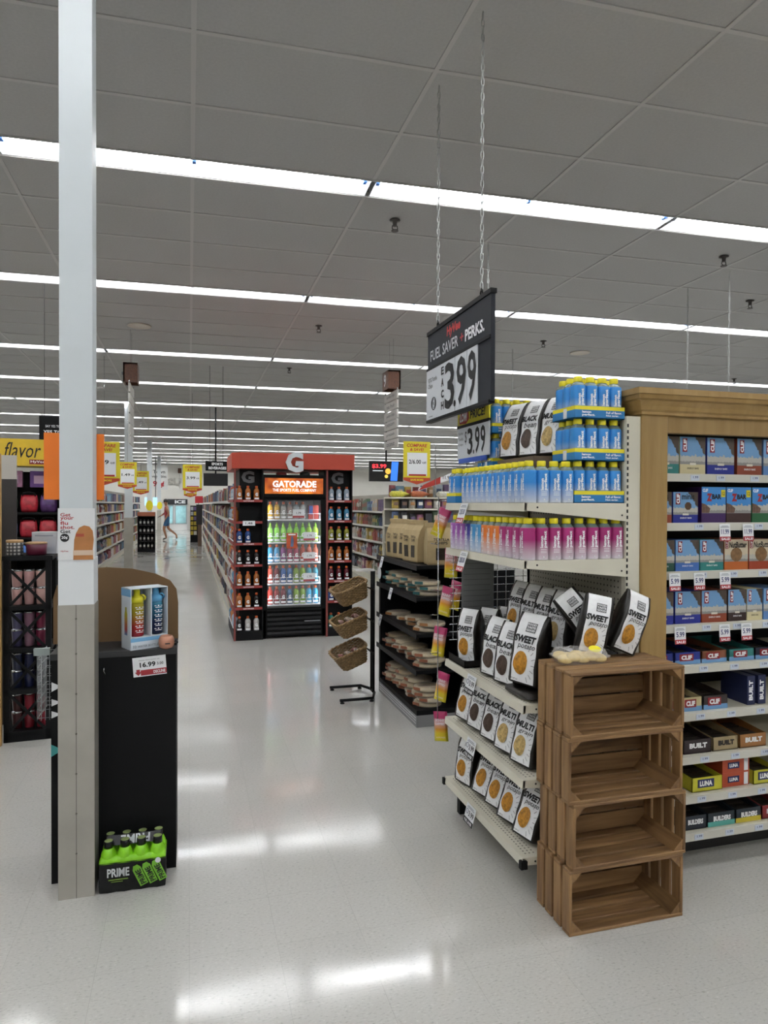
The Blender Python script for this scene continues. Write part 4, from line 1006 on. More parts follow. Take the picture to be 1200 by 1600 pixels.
MB().loops([rrect(.165, .115, .001), rrect(.18, .13, .02), rrect(.195, .14, .022), rrect(.195, .14, .025), rrect(.18, .13, .027), rrect(.165, .115, .045)], 0, True, True).build('clamshell', glassmat('clear_plastic', .24, .06), o)
me_ck = MB().lathe([(.02, 0), (.027, .003), (.026, .009), (.015, .013)], 14).mesh(mat('d8c07c', .7, name='pale_cookie', vary=.12, scale=50), 'cookie')
for k in range(10): link('cookie', me_ck, o, (-.062 + (k % 5) * .031, -.025 + (k // 5) * .05, .011 + .005 * (k % 2)), (R(18), 0, 0))
MB().lathe([(.022, 0), (.022, .001)], 18).build('sticker', mat('e6dc1c', .5, name='yellow_sticker'), o, (.045, -.03, .0455), (R(20), 0, 0))

# ------------------------------------------------------------------ oak bar case
OAK = wood('oak_veneer', '9c7b45', 'b0915a', .45, (14, 14, 1.5))
CX0, CX1, CXE, CY = 1.812, 1.941, 3.3, 2.44
o = empty('bar_case', (0, 0, 0), 0, 'oak framed shelving case full of snack bar cartons', 'shelving')
bevel(MB().box(CX0, CY, 0, CX1, CY + .045, 1.985).build('frame_post', OAK, o), .004); bevel(MB().box(CXE - .13, CY, 0, CXE, CY + .06, 1.985).build('frame_post', OAK, o), .004)
MB().box(CX1, CY + .006, 1.886, CXE - .13, CY + .05, 1.985).build('header_board', OAK, o)
MB().box(CX0, CY + .06, 0, CX0 + .018, CY + .6, 1.985).build('side_panel', OAK, o)
cr = [(0, 1.955), (-.012, 1.958), (-.012, 1.968), (-.022, 1.976), (-.026, 1.992), (-.04, 2.012), (-.052, 2.018), (-.056, 2.034), (-.062, 2.036), (-.062, 2.06)]
cm = MB(); L0 = [(CX0 + a, CY + a, z) for a, z in cr]; L1 = [(CXE - a, CY + a, z) for a, z in cr]; Lb = [(CX0 + a, CY + .62, z) for a, z in cr]
nC = len(cr)
cm.add(Lb + L0 + L1, [(i + nC, i + 1 + nC, i + 1, i) for i in range(nC - 1)] + [(i + 2 * nC, i + 1 + 2 * nC, i + 1 + nC, i + nC) for i in range(nC - 1)])
cm.box(CX0 - .06, CY - .06, 2.052, CXE + .06, CY + .62, 2.06)
cm.f = [list(reversed(f)) if i < 2 * (nC - 1) else f for i, f in enumerate(cm.f)]
cm.build('crown_moulding', OAK, o)
MB().box(CX0 + .018, CY + .45, 0, CXE, CY + .47, 1.985).build('back_panel', mat('15161a', .7, name='dark_back', spec=.18), o)
MB().box(CX1 - .02, CY + .16, 0, CXE, CY + .4, .1).build('plinth', mat('1c1b1a', .7, name='dark_plinth'), o)
CZ = [1.714, 1.503, 1.294, 1.065, .887, .68, .492, .32, .157]
CS = []
for z in CZ:
    s = MB().box(CX0 + .05, CY + .03, z - .015, CXE - .01, CY + .45, z).build('shelf', M_CREAM, o)
    MB().box(CX1 - .05, CY + .018, z - .032, CXE - .01, CY + .03, z + .002).build('price_rail', mat('c9c7bb', .4, name='rail_cream'), s); CS.append(s)
def cx(px): return at_y(px, 900, CY + .04).x
def scene_print(name, lowcol, sky, rocky=True):
    """printed carton front: colour band, pale hills, sky, rock corner"""
    m, t, b = nt(name); b.inputs['Roughness'].default_value = .4
    tc = t.nodes.new('ShaderNodeTexCoord'); sx = t.nodes.new('ShaderNodeSeparateXYZ'); t.links.new(tc.outputs['Generated'], sx.inputs[0])
    n = t.nodes.new('ShaderNodeTexNoise'); n.inputs['Scale'].default_value = 9; t.links.new(tc.outputs['Generated'], n.inputs['Vector'])
    def mth(op, a, bb):
        q = t.nodes.new('ShaderNodeMath'); q.operation = op
        for i, v in enumerate((a, bb)):
            if isinstance(v, (int, float)): q.inputs[i].default_value = v
            else: t.links.new(v, q.inputs[i])
        return q.outputs[0]
    def mixc(f, a, bb):
        q = t.nodes.new('ShaderNodeMix'); q.data_type = 'RGBA'; t.links.new(f, q.inputs[0])
        for i, v in ((6, a), (7, bb)):
            if isinstance(v, tuple): q.inputs[i].default_value = v
            else: t.links.new(v, q.inputs[i])
        return q.outputs[2]
    z, x = sx.outputs['Z'], sx.outputs['X']
    nz = mth('MULTIPLY', n.outputs[0], .22)
    hills = mth('LESS_THAN', z, mth('ADD', nz, .40)); near = mth('LESS_THAN', z, mth('ADD', mth('MULTIPLY', n.outputs[0], .1), .3)); band = mth('LESS_THAN', z, .27)
    rock = mth('GREATER_THAN', mth('ADD', mth('ADD', x, mth('MULTIPLY', z, .75)), mth('MULTIPLY', n.outputs[0], .25)), 1.5)
    c = mixc(hills, lin(sky), lin('b9b7ae')); c = mixc(near, c, lin('8f8e8a'))
    if rocky: c = mixc(rock, c, lin('4c4036'))
    oi = t.nodes.new('ShaderNodeObjectInfo'); c = mixc(band, c, oi.outputs['Color']); t.links.new(c, b.inputs['Base Color'])
    return m
PR = scene_print('bar_print', None, '6f9cc8'); PZB = scene_print('kids_bar_print', None, '3f8ad0', False); PN = scene_print('nut_print', None, 'cfc2a8', False)
SIDEM = objmat(.5, 'carton_side')
NAMES = {'2a7d7a': 'teal', 'cfc49a': 'cream', '1f2c8c': 'deep blue', '8a3f26': 'rust', '5a83b8': 'pale blue', '8a3a22': 'rust', '3c1f58': 'purple', '3a2220': 'brown', '1f5a34': 'green', '16473c': 'dark green', '3f6ab0': 'light blue', 'b8622a': 'orange', '9a3a1c': 'red brown', '33201e': 'dark brown'}
ORD = ['first', 'second', 'third', 'fourth', 'fifth', 'sixth', 'seventh']
def carton(shelf, px0, px1, h_, col, kind, word, depth=.16):
    x0, x1 = cx(px0), cx(px1); w_ = x1 - x0 - .003; z = CZ[shelf]; nm = NAMES[col]
    th = empty('bar_carton', (x0, CY + .05, z + LIFT), 0, '', 'carton')
    pr = {'n': PN, 'z': PZB}.get(kind, PR)
    mb = MB(); mb.box(0, 0, 0, w_, depth, h_, 1); mb.mi[2] = 0
    mb.build('carton_body', [pr, SIDEM], th, color=col)
    if kind in ('c', 'm'):
        p = MB().box(w_ * .1, -.0012, h_ * .6, w_ * .27, 0, h_ * .96).build('brand_panel', mat('8c2026', .5, name='brand_red'), th)
        lettering(p, 'CLIF', w_ * .12, h_ * .63, w_ * .25, h_ * .94, -.0018, M_WINK, rot90=True, bold=.05)
        MB().box(w_ * .38, -.0012, h_ * .25, w_ * .62, 0, h_ * .31).build('badge', mat('d8d4c4', .5, name='badge_cream'), th)
        lettering(th, 'ENERGY BARS', w_ * .28, h_ * .14, w_ * .74, h_ * .19, -.001, M_WINK if col not in ('cfc49a',) else M_INK)
    if kind == 'm': lettering(th, 'minis', w_ * .34, h_ * .76, w_ * .85, h_ * .95, -.001, M_INK, bold=.02); MB().lathe([(.018, -.001), (.018, 0)], 8).build('bar_picture', mat('5a4028', .6, name='bar_print', vary=.3, scale=60), th, (w_ * .6, -.0005, h_ * .55), (R(90), 0, 0))
    if kind == 'z':
        lettering(th, 'Z', w_ * .2, h_ * .6, w_ * .42, h_ * .82, -.001, M_RED, bold=.08); lettering(th, 'BAR', w_ * .42, h_ * .66, w_ * .8, h_ * .8, -.001, M_INK, bold=.05)
        lettering(th, 'CLIF', w_ * .03, h_ * .86, w_ * .25, h_ * .95, -.001, M_WINK, bold=.05)
        MB().box(w_ * .8, -.0012, h_ * .72, w_ * .97, 0, h_ * .92).build('count_flag', M_YEL, th); lettering(th, '12', w_ * .83, h_ * .77, w_ * .94, h_ * .87, -.002, M_INK)
        MB().prism([(w_ * .0, h_ * .28), (w_ * .3, h_ * .28), (w_ * .35, h_ * .4), (w_ * .15, h_ * .52), (0, h_ * .55)], -.0012, 0, 'y').build('grain_print', mat('6a5040', .6, name='grain_print', vary=.4, scale=70), th)
    if kind == 'n':
        p = MB().box(w_ * .03, -.0012, h_ * .7, w_ * .15, 0, h_ * .95).build('brand_panel', mat('8c2026', .5, name='brand_red'), th); lettering(p, 'CLIF', w_ * .05, h_ * .72, w_ * .13, h_ * .93, -.0018, M_WINK, rot90=True)
        lettering(th, 'NutButter', w_ * .18, h_ * .72, w_ * .94, h_ * .92, -.001, M_INK, bold=.03, shear=.2); MB().lathe([(w_ * .25, -.001), (w_ * .25, 0)], 12).build('bar_picture', mat('7a5a36', .6, name='nut_bar', vary=.3, scale=60), th, (w_ * .5, -.0005, h_ * .5), (R(90), 0, 0)); th.children[-1].scale = (1, .45, 1)
    th['label'] = '%s %s carton, %s' % (nm, {'c': 'energy bar', 'm': 'mini bar', 'z': 'kids bar', 'n': 'nut butter bar'}[kind], word)
    return th
def row(shelf, h_, items, where):
    for i, (a, b, c, k) in enumerate(items):
        carton(shelf, a, b, h_ if not isinstance(h_, dict) else h_[k], c, k, '%s from the oak post on the %s case shelf' % (ORD[i], where))
row(0, .163, [(1022, 1062.5, '2a7d7a', 'c'), (1063.5, 1104, 'cfc49a', 'c'), (1106, 1149, '1f2c8c', 'c'), (1153, 1192, '8a3f26', 'c'), (1194, 1236, '5a83b8', 'c')], 'top')
row(1, {'m': .134, 'z': .158}, [(1013, 1052, '8a3f26', 'm'), (1053.5, 1093, '1f2c8c', 'm'), (1098, 1136.5, '3c1f58', 'z'), (1137, 1176, '3a2220', 'z'), (1177, 1216, '1f5a34', 'z')], 'second')
row(2, .135, [(1020, 1057, '16473c', 'c'), (1058, 1095.5, '3f6ab0', 'c'), (1096, 1133.5, '2a7d7a', 'c'), (1134.5, 1172, 'b8622a', 'n'), (1173, 1211, '9a3a1c', 'n')], 'third')
row(3, .14, [(1016, 1056, '1f2c8c', 'c'), (1058, 1098.5, '1f2c8c', 'c'), (1099.5, 1139.5, '8a3f26', 'c'), (1141, 1170, '33201e', 'c'), (1170.5, 1195, 'cfc49a', 'c'), (1196.5, 1236, '5a83b8', 'c')], 'fourth')
def caddy(shelf, px0, px1, hf, col, brand, bcol, tcol, label, hb=None, depth=.26, band=None):
    """open-topped counter box of wrapped bars; px: front edge"""
    x0, x1 = cx(px0), cx(px1); w_ = x1 - x0 - .003; z = CZ[shelf]; hb = hb or hf * 1.25
    th = empty('bar_box', (x0, CY + .05, z + LIFT), 0, label, 'bar box')
    mb = MB().box(0, 0, 0, w_, .003, hf).box(0, depth - .003, 0, w_, depth, hb).box(0, 0, 0, w_, depth, .003)
    for x in (0, w_ - .003): mb.prism([(0, 0), (depth, 0), (depth, hb), (depth * .55, hb), (.02, hf), (0, hf)], x, x + .003, 'x')
    mb.build('box_body', mat(col, .5, name='box_print', vary=.06, scale=20), th)
    if band: MB().box(0, -.0012, 0, w_, 0, hf * .35).build('colour_band', mat(band, .5, name='box_band'), th)
    if bcol:
        p = MB().box(w_ * .18, -.0014, hf * .28, w_ * .72, 0, hf * .86).build('brand_panel', mat(bcol, .5, name='brand_panel'), th)
    lettering(th, brand, w_ * (.24 if bcol else .2), hf * .38, w_ * (.66 if bcol else .84), hf * .76, -.002, mat(tcol, .5, name='brand_ink'), bold=.06)
    for k in range(3):
        y = .03 + k * .06
        MB().box(.008, y, hf * .3, w_ - .008, y + .05, hf * .72).build('wrapped_bar', mat(['26221f', '3a332c', '1b1a1c'][k], .3, name='bar_wrapper'), th)
    return th
for i, (a, b, c, nm) in enumerate(((1022, 1056, '23358a', 'blue'), (1058, 1099, '23358a', 'blue'), (1100, 1140, '7d4a30', 'rust'), (1143, 1183, '2f7c78', 'teal'), (1184, 1224, '1d2238', 'navy'))):
    caddy(4, a, b, .052, c, 'CLIF', '8c2026', 'f0f0f0', '%s open bar box, %s from the oak post on the fifth case shelf' % (nm, ORD[i]), .062, band='6f9cc8')
for i, (a, b, c, nm) in enumerate(((1032, 1066, 'b3a06a', 'tan'), (1068, 1102, 'bfb184', 'cream'), (1103.5, 1142, '3b3230', 'dark'))):
    caddy(5, a, b, .06, c, 'CLIF', '8c2026', 'f0f0f0', '%s open bar box, %s from the oak post on the sixth case shelf' % (nm, ORD[i]), .07, band='6f9cc8')
for i, px in enumerate((1175, 1192)):
    th = empty('tall_bar_carton', (cx(px), CY + .06, CZ[5] + LIFT), 0, 'tall navy bar carton %s on the sixth case shelf' % ['beside the gap', 'behind the first navy one'][i], 'carton')
    MB().box(0, 0, 0, .042, .16, .13).build('carton_body', mat('20284e', .5, name='navy_print'), th); lettering(th, 'BUILT', .008, .02, .03, .11, -.001, M_WINK, rot90=True, bold=.05)
for i, (a, b, c, nm) in enumerate(((1030, 1070, '2a2022', 'black'), (1073, 1117, '33272a', 'dark brown'), (1119, 1159, 'a08f6c', 'tan'), (1161, 1203, '9c6c3c', 'caramel'))):
    caddy(6, a, b, .06, c, 'BUILT', None, '201a18' if nm == 'tan' else 'efefef', '%s open bar box with BUILT lettering on the seventh case shelf' % nm, .075, .3)
caddy(7, 1087, 1135, .062, 'c9c436', 'LUNA', '22285c', 'f0f0f0', 'yellow open LUNA bar box on the eighth case shelf', .07)
for k in range(2):
    x0 = cx(1137); w_ = cx(1179) - x0
    th = empty('bar_carton', (x0, CY + .06, CZ[7] + LIFT + k * .0626), 0, 'orange LUNA bar carton, %s of two stacked on the eighth case shelf' % ['lower', 'upper'][k], 'carton')
    MB().box(0, 0, 0, w_, .2, .062).build('carton_body', mat('b04a2a', .5, name='orange_print'), th); MB().box(w_ * .2, -.0012, .018, w_ * .62, 0, .046).build('brand_panel', mat('22285c', .5, name='navy_panel'), th)
    lettering(th, 'LUNA', w_ * .25, .024, w_ * .57, .04, -.002, M_WINK, bold=.05); MB().box(w_ * .8, -.001, .004, w_ * .95, 0, .058).build('facts_panel', M_WHITE, th)
caddy(7, 1183, 1224, .062, 'c2bf3a', 'LUNA', '22285c', 'f0f0f0', 'spotted yellow bar box beside the orange LUNA cartons', .07)
for i, (a, b, c, nm, bd) in enumerate(((1073, 1111, '1d2430', 'navy', None), (1112, 1155, '1f2a33', 'teal banded', '5aa79c'), (1156, 1196, '26303a', 'yellow banded', 'cdbb3a'), (1197, 1232, '8a2a30', 'red', None))):
    caddy(8, a, b, .06, c, 'BUILDERS', None, 'f0f0f0', '%s BUILDERS bar box on the bottom case shelf' % nm, .075, .26, bd)
for sh, pxs, pr in ((1, (1124, 1160, 1203), '11.99'), (2, (1047, 1085, 1125), '5.99'), (3, (1056, 1125, 1159, 1202), '5.99')):
    for px in pxs:
        price_tag((cx(px), CY + .013, CZ[sh] - .004), 0, pr, .056, .074, 'white %s price tag with a red foot hanging from the %s case shelf' % (pr, ORD[sh]), '%s tags on the %s case shelf' % (pr, ORD[sh]), 'red', 'SALE!', -4)
for sh in range(9):
    for px in ((1072, 1112, 1165) if sh < 2 else (1082, 1130, 1176)):
        x = cx(px + (sh * 7) % 11); MB().box(x, CY + .0165, CZ[sh] - .028, x + .045, CY + .0178, CZ[sh] - .004).build('shelf_label', mat('c3ccd8', .5, name='shelf_label'), CS[sh]); lettering(CS[sh], '1.99', x + .012, CZ[sh] - .018, x + .038, CZ[sh] - .008, CY + .016, M_BLUEINK)

# ------------------------------------------------------------------ hanging price sign over the endcap
SX = 1.31; SY0, SY1, SZ0, SZ1 = 2.84, 3.69, 2.05, 2.555
o = empty('hanging_price_sign', (SX, SY1, SZ0), R(-90), 'dark hanging fuel saver sign with a large 3.99 price on chains', 'sign')
WS, HS_ = SY1 - SY0, SZ1 - SZ0
NAVY = mat('1b1f27', .5, name='sign_navy', spec=.25)
MB().box(0, 0, 0, WS, .02, HS_).build('panel', NAVY, o); MB().box(-.005, -.006, HS_ - .018, WS + .005, .026, HS_ + .004).build('top_rail', M_BLACK, o)
MB().box(-.003, -.008, -.008, WS * .99, .024, .008).build('bottom_rail', M_BLACK, o); MB().box(0, -.008, HS_ * .565, WS, -.001, HS_ * .595).build('middle_rail', M_BLACK, o)
MB().box(-.004, -.006, .008, .71, -.001, HS_ * .565).build('price_panel', mat('d4d8dd', .4, name='price_white'), o)
for x in (.43, .587): MB().box(x, -.007, .01, x + .002, -.006, HS_ * .56).build('panel_joint', mat('8a8f96', .5, name='joint_grey'), o)
hz_ = HS_ * .6
lettering(o, 'FUEL SAVER', .05, hz_ + .03, .46, hz_ + .09, -.002, mat('c9ccd0', .5, name='sign_grey'), bold=.015)
lettering(o, '+', .485, hz_ + .045, .53, hz_ + .085, -.002, mat('b03036', .5, name='sign_red'), bold=.02); lettering(o, 'PERKS.', .55, hz_ + .03, .78, hz_ + .09, -.002, M_WINK, bold=.03)
lettering(o, 'HyVee', .3, hz_ + .1, .49, hz_ + .165, -.002, mat('c0302f', .5, name='logo_red'), bold=.04, shear=.1)
for s_, x0_, x1_, zt_s in (('3', .29, .425, .54), ('.', .415, .445, .13), ('9', .455, .578, .54), ('9', .598, .7, .54)): lettering(o, s_, x0_, .03, x1_, HS_ * zt_s, -.008, M_INK, bold=.018)
for i, c in enumerate('EACH'): lettering(o, c, .235, .225 - i * .062, .275, .268 - i * .062, -.008, M_INK, bold=.04)
lettering(o, 'FSTG Tortilla', WS * .035, .215, WS * .2, .238, -.008, M_INK, bold=0); lettering(o, 'Chips', WS * .035, .175, WS * .12, .205, -.008, M_INK, bold=0)
MB().tube([(WS * .14 + .034 * math.cos(k * PI / 12), -.0075, .09 + .034 * math.sin(k * PI / 12)) for k in range(24)], .0025, 4, closed=True).tube([(WS * .14 + .024 * math.cos(k * PI / 12), -.0075, .09 + .024 * math.sin(k * PI / 12)) for k in range(24)], .0012, 4, closed=True).build('seal_ring', M_INK, o); lettering(o, 'FUEL', WS * .122, .082, WS * .16, .098, -.008, M_INK)
MB().box(WS * .05, -.0085, .022, WS * .12, -.007, .024).build('underline', M_INK, o)
def chain(parent, x, y, z0, z1, step=.034, r=.0022):
    mb = MB(); n = int((z1 - z0) / step)
    for k in range(n):
        zc_ = z0 + (k + .5) * step; pts = []
        for i in range(8):
            a = 2 * PI * i / 8; u = .0075 * math.cos(a); v = step * .66 * math.sin(a)
            pts.append((x + (u if k % 2 else 0), y + (0 if k % 2 else u), zc_ + v))
        mb.tube(pts, r, 4, closed=True)
    mb.build('chain', mat('b3b6b4', .35, .6, name='chain_steel'), parent)
for x in (WS - .715 + .0, WS - .13):
    MB().tube([(x, .01, HS_), (x - .012, .01, HS_ + .02), (x, .01, HS_ + .04), (x + .012, .01, HS_ + .02)], .004, 5, closed=True).build('hook', M_BLACK, o)
    chain(o, x, .01, HS_ + .035, CEIL - SZ0)
# smaller low price sign on a stem behind it
LY0, LY1, LZ0, LZ1 = 3.12, 3.53, 1.83, 2.09; WL, HL = LY1 - LY0, LZ1 - LZ0
o = empty('low_price_sign', (1.43, LY1, LZ0), R(-90), 'yellow and white low price 3.99 sign on a wire stem', 'sign')
MB().box(0, 0, 0, WL, .008, HL * .66).build('white_card', mat('d3d8de', .4, name='price_white'), o); MB().box(0, 0, HL * .7, WL, .008, HL).build('yellow_card', mat('d6c92a', .45, name='sign_yellow'), o)
MB().box(-.003, -.003, HL * .64, WL, .01, HL * .7).build('black_rail', M_BLACK, o); MB().box(.02, -.002, -.025, WL * .92, .006, .0).build('blue_strip', mat('2c55b4', .5, name='blue_strip'), o)
MB().prism([(.03, HL * .73), (.12, HL * .71), (.16, HL * .8), (.15, HL * .97), (.06, HL * .99), (.025, HL * .86)], -.002, -.0005, 'y').build('red_burst', mat('a8342e', .5, name='burst_red'), o)
lettering(o, 'LOW', .04, HL * .76, .14, HL * .94, -.003, M_WINK, bold=.05); lettering(o, 'PRICE!', .175, HL * .78, .37, HL * .95, -.002, M_INK, bold=.03, shear=.15)
lettering(o, '$', .105, HL * .28, .13, HL * .56, -.001, M_INK, bold=.0)
for s, a, b in (('3', .14, .21), ('.', .215, .23), ('9', .24, .3), ('9', .31, .37)): lettering(o, s, a, HL * .06, b, HL * (.6 if s != '.' else .15), -.001, M_INK, bold=.02)
for i, s in enumerate(('Kitchen', 'Tortilla', 'Chips')): lettering(o, s, .015, HL * (.5 - i * .12), .08, HL * (.56 - i * .12), -.001, M_INK, bold=0)
for x in (.1, .3): MB().tube([(x, .012, 0), (x, .012, SZ[4] - LZ0 + .0005)], .003, 5).build('stem', M_CHROME, o)
MB().tube([(0, .012, -.03), (WL, .012, -.03)], .003, 5).tube([(0, .012, -.06), (WL, .012, -.06)], .003, 5).build('cross_wire', M_CHROME, o)
# bare chains for a sign hidden behind the stacks and the oak case
for (px, py, zb, lab) in ((763, 380, 2.3, 'thin steel chain hanging from the ceiling behind the price sign'), (801, 545, 2.3, 'thin steel chain hanging from the ceiling between sign and bottle stack'), (1075, 450, 2.35, 'pale steel chain hanging from the ceiling above the oak case'), (1140, 422, 2.35, 'pale steel chain hanging from the ceiling above the bar cartons')):
    q = on_ceil(px, py); e_ = empty('hanging_chain', (q.x, q.y, zb), 0, lab, 'chain'); chain(e_, 0, 0, 0, CEIL - zb, .05, .003)
    MB().box(-.25, -.01, -.3, .25, .01, 0).build('hanging_board', NAVY, e_)

# ------------------------------------------------------------------ hanging snack pouches at the far edge of the endcap
SN = zramp('snack_print', [(0, 'd8cc20'), (.28, 'd6bc24'), (.42, 'd08a22'), (.62, 'd9a9a0'), (.8, 'b8386a'), (1, 'a8285c')], 0, .16, .35)
me_sn = MB().loops([[(x * w_, y * d_, z) for x, y in ((-1, 0), (-.6, -1), (0, -1.15), (.6, -1), (1, 0), (.6, 1), (0, 1.15), (-.6, 1))] for z, w_, d_ in ((0, .043, .001), (.012, .043, .007), (.05, .042, .013), (.11, .042, .012), (.145, .043, .006), (.16, .043, .001))]).mesh(SN, 'snack_pouch')
me_snt = MB(); text_mb(me_snt, 'SKINNY', -.032, .108, .03, .124, -.0155, bold=.05); text_mb(me_snt, 'DIPPED', -.03, .09, .028, .104, -.0155, bold=.05); text_mb(me_snt, 'ALMONDS', -.03, .02, .028, .028, -.013, bold=.0)
me_snt = me_snt.mesh(mat('e9d9dc', .5, name='pale_ink'), 'pouch_lettering')
o = empty('clip_strip', (EX0 - .05, EY1 + .05, 0), 0, 'thin wire clip strip holding snack pouches at the endcap edge', 'clip strip')
st = MB().tube([(.03, 0, .45), (.03, 0, 1.62)], .003, 5)
for z in (1.37, 1.13, 1.0, .8): st.tube([(.03, 0, z), (-.03, -.05, z + .01)], .0025, 5)
st.tube([(.03, 0, 1.6), (.08, -.05, 1.6)], .003, 5); st.build('wire', M_CHROME, o)
for i, (px, py, Y, tl, rz) in enumerate(((681, 838, 3.42, 22, -35), (704, 903, 3.36, 2, -30), (693, 962, 3.38, 12, -35), (708, 952, 3.44, 10, -50), (683, 1025, 3.38, 8, -30), (687, 1095, 3.38, 10, -40), (690, 1158, 3.36, -3, -20))):
    q = at_y(px, py, Y); th = link('snack_pouch', me_sn, None, q, (0, R(tl), R(rz - 12))); th.scale = (.85, 1, .98)
    tag(th, 'pink and yellow almond snack pouch, %s hanging at the endcap edge counted from top' % ORD[i], 'snack pouch'); link('pouch_lettering', me_snt, th)

# ------------------------------------------------------------------ black tortilla endcap
TX0, TX1, TY0, TY1 = 1.545, 2.3, 4.56, 5.56
o = empty('tortilla_gondola', (0, 0, 0), 0, 'black endcap shelving with tortillas and kraft paper chip bags', 'shelving')
KICK, t_, b_ = nt('perforated_kick'); b_.inputs['Roughness'].default_value = .45; b_.inputs['Metallic'].default_value = .3; b_.inputs['Base Color'].default_value = lin('8c8d8e')
MB().box(TX0, TY0, 0, TX1, TY1, .085).build('kick_plate', KICK, o)
pf = MB()
for k in range(48):
    for j in range(3): pf.box(TX0 - .0012, TY0 + .02 + k * .02, .022 + j * .02, TX0, TY0 + .028 + k * .02, .03 + j * .02)
stuff(pf.build('perforation', M_WHITE, o))
MB().box(TX0, TY0, .085, TX1, TY1, .12).build('base_deck', M_BLACK, o); MB().box(2.0, TY0 + .01, .12, 2.03, TY1 - .01, 1.1).build('back_panel', mat('0e0f11', .6, name='black_back', spec=.18), o)
for y in (TY1 - .04,): MB().box(TX0 + .0, y, .12, TX0 + .06, y + .04, 1.12).build('post', M_BLACK, o)
MB().box(TX0 + .44, TY0, .12, TX1, TY0 + .02, 1.1).build('side_panel', M_BLACK, o)
MB().box(TX0 + .06, TY1 - .02, .12, TX1, TY1, 1.1).build('side_panel', M_BLACK, o)
TZ = [at_y(660, y, TY0).z for y in (1048, 991, 934, 884)]
for z in TZ:
    s = MB().box(TX0, TY0, z - .025, 2.0, TY1, z).build('shelf', M_BLACK, o)
    MB().box(TX0 - .006, TY0 - .002, z - .035, TX0, TY1 + .06, z + .004).build('shelf_edge', M_DARK, s)
me_tort = MB().lathe([(.085, 0), (.1, .004), (.103, .014), (.1, .026), (.08, .031), (.03, .033)], 20).mesh(objmat(.35, 'flour_tortilla', .15), 'tortilla_pack')
me_tf = MB().loops([rrect(.2, .2, .0, 5, .09), rrect(.215, .215, .012, 5, .1), rrect(.21, .21, .03, 5, .1), rrect(.14, .14, .037, 5, .06)], 0, True, True).mesh(glassmat('bag_film', .13, .08), 'film_bag')
me_tl = MB().box(-.05, -.1085, .01, .01, -.1045, .03).mesh(objmat(.4, 'pack_label'), 'pack_label')
ztr = [.12] + TZ[:3]
tl_cols = [('8a5236', 'orange'), ('8a5236', 'orange'), ('9a6a3c', 'amber'), ('2a5f60', 'teal')]
for li, z in enumerate(ztr):
    nst = [4, 3, 2, 3][li]
    for cy_ in range(4):
        for k in range(nst if not (li == 2 and cy_ > 1) else 1):
            th = link('tortilla_pack', me_tort, None, (TX0 + .13 + .02 * math.sin(k * 2 + cy_), TY0 + .125 + cy_ * .245 + .01 * math.cos(k * 3), z + LIFT + k * .0385), (0, 0, R(-60 + 25 * math.sin(k + cy_))), random.choice(['b8a684', 'bfae90', 'a8956e', 'b09c74']))
            tag(th, 'clear bag of flat tortillas with %s label on the %s black shelf' % (tl_cols[li][1], ['bottom', 'second', 'third', 'fourth'][li]), 'tortilla pack', 'tortilla packs on the %s black shelf' % ['bottom', 'second', 'third', 'fourth'][li])
            link('film_bag', me_tf, th); link('pack_label', me_tl, th, color=tl_cols[li][0])
for (y, li, p) in ((.86, 3, '1.99'), (.6, 2, '3.48'), (.9, 1, '2.99')): price_tag((TX0 - .008, TY0 + y, TZ[li] - .0), -90, p, .07, .09, 'white price tag on the %s black tortilla shelf edge' % ['second', 'third', 'fourth', 'top'][li], None, None)
MB().lathe([(.05, -.002), (.05, .002)], 20).build('round_badge', M_WHITE, o, (TX0 - .003, TY1 - .02, 1.0), (0, R(90), 0))
KR = mat('a8946c', .75, name='kraft_paper', vary=.07, scale=14, bump=.3)
def kraft_bag():
    rings = []
    for z, w_, d_ in ((0, .085, .055), (.01, .09, .058), (.09, .09, .058), (.15, .088, .054), (.2, .086, .036), (.23, .085, .014), (.245, .085, .009)):
        rings.append([(-w_, -d_, z), (0, -d_ * 1.06, z), (w_, -d_, z), (w_ * .96, 0, z), (w_, d_, z), (0, d_ * 1.06, z), (-w_, d_, z), (-w_ * .96, 0, z)])
    return MB().loops(rings, 0, False)
me_kb = kraft_bag().mesh(KR, 'bag_body'); me_kf = MB().box(-.09, -.016, .238, .09, .014, .262).mesh(KR, 'rolled_top')
me_kw = MB().box(-.035, -.0625, .03, .035, -.0605, .105).mesh(mat('2a241c', .3, name='bag_window', vary=.5, scale=40), 'window')
me_kt = MB(); text_mb(me_kt, 'TORTILLA', -.05, .15, .05, .166, -.0578, bold=.02); text_mb(me_kt, 'CHIPS', -.04, .128, .04, .145, -.0595, bold=.02); me_kt = me_kt.mesh(M_INK, 'bag_print')
for i in range(6):
    near = i == 0
    p = (TX0 + (.2 if near else .12), TY0 + (.09 if near else .1 + i * .155), TZ[3] + (LIFT if near else .006))
    th = empty('kraft_bag', p, R(-8 if near else -82), 'brown paper chip bag with window, ' + ('turned to face the snack endcap' if near else '%s in the row on top of the black endcap' % ORD[i - 1]), 'paper bag')
    for nm, me in (('bag_body', me_kb), ('rolled_top', me_kf), ('window', me_kw), ('bag_print', me_kt)): link(nm, me, th)
    th.scale = (1.15,) * 3 if near else (.78, 1.2, 1.18)
    if not near: th.rotation_euler = (R(-3 + i % 3 * 3), 0, R(-78 - 4 * (i % 2)))

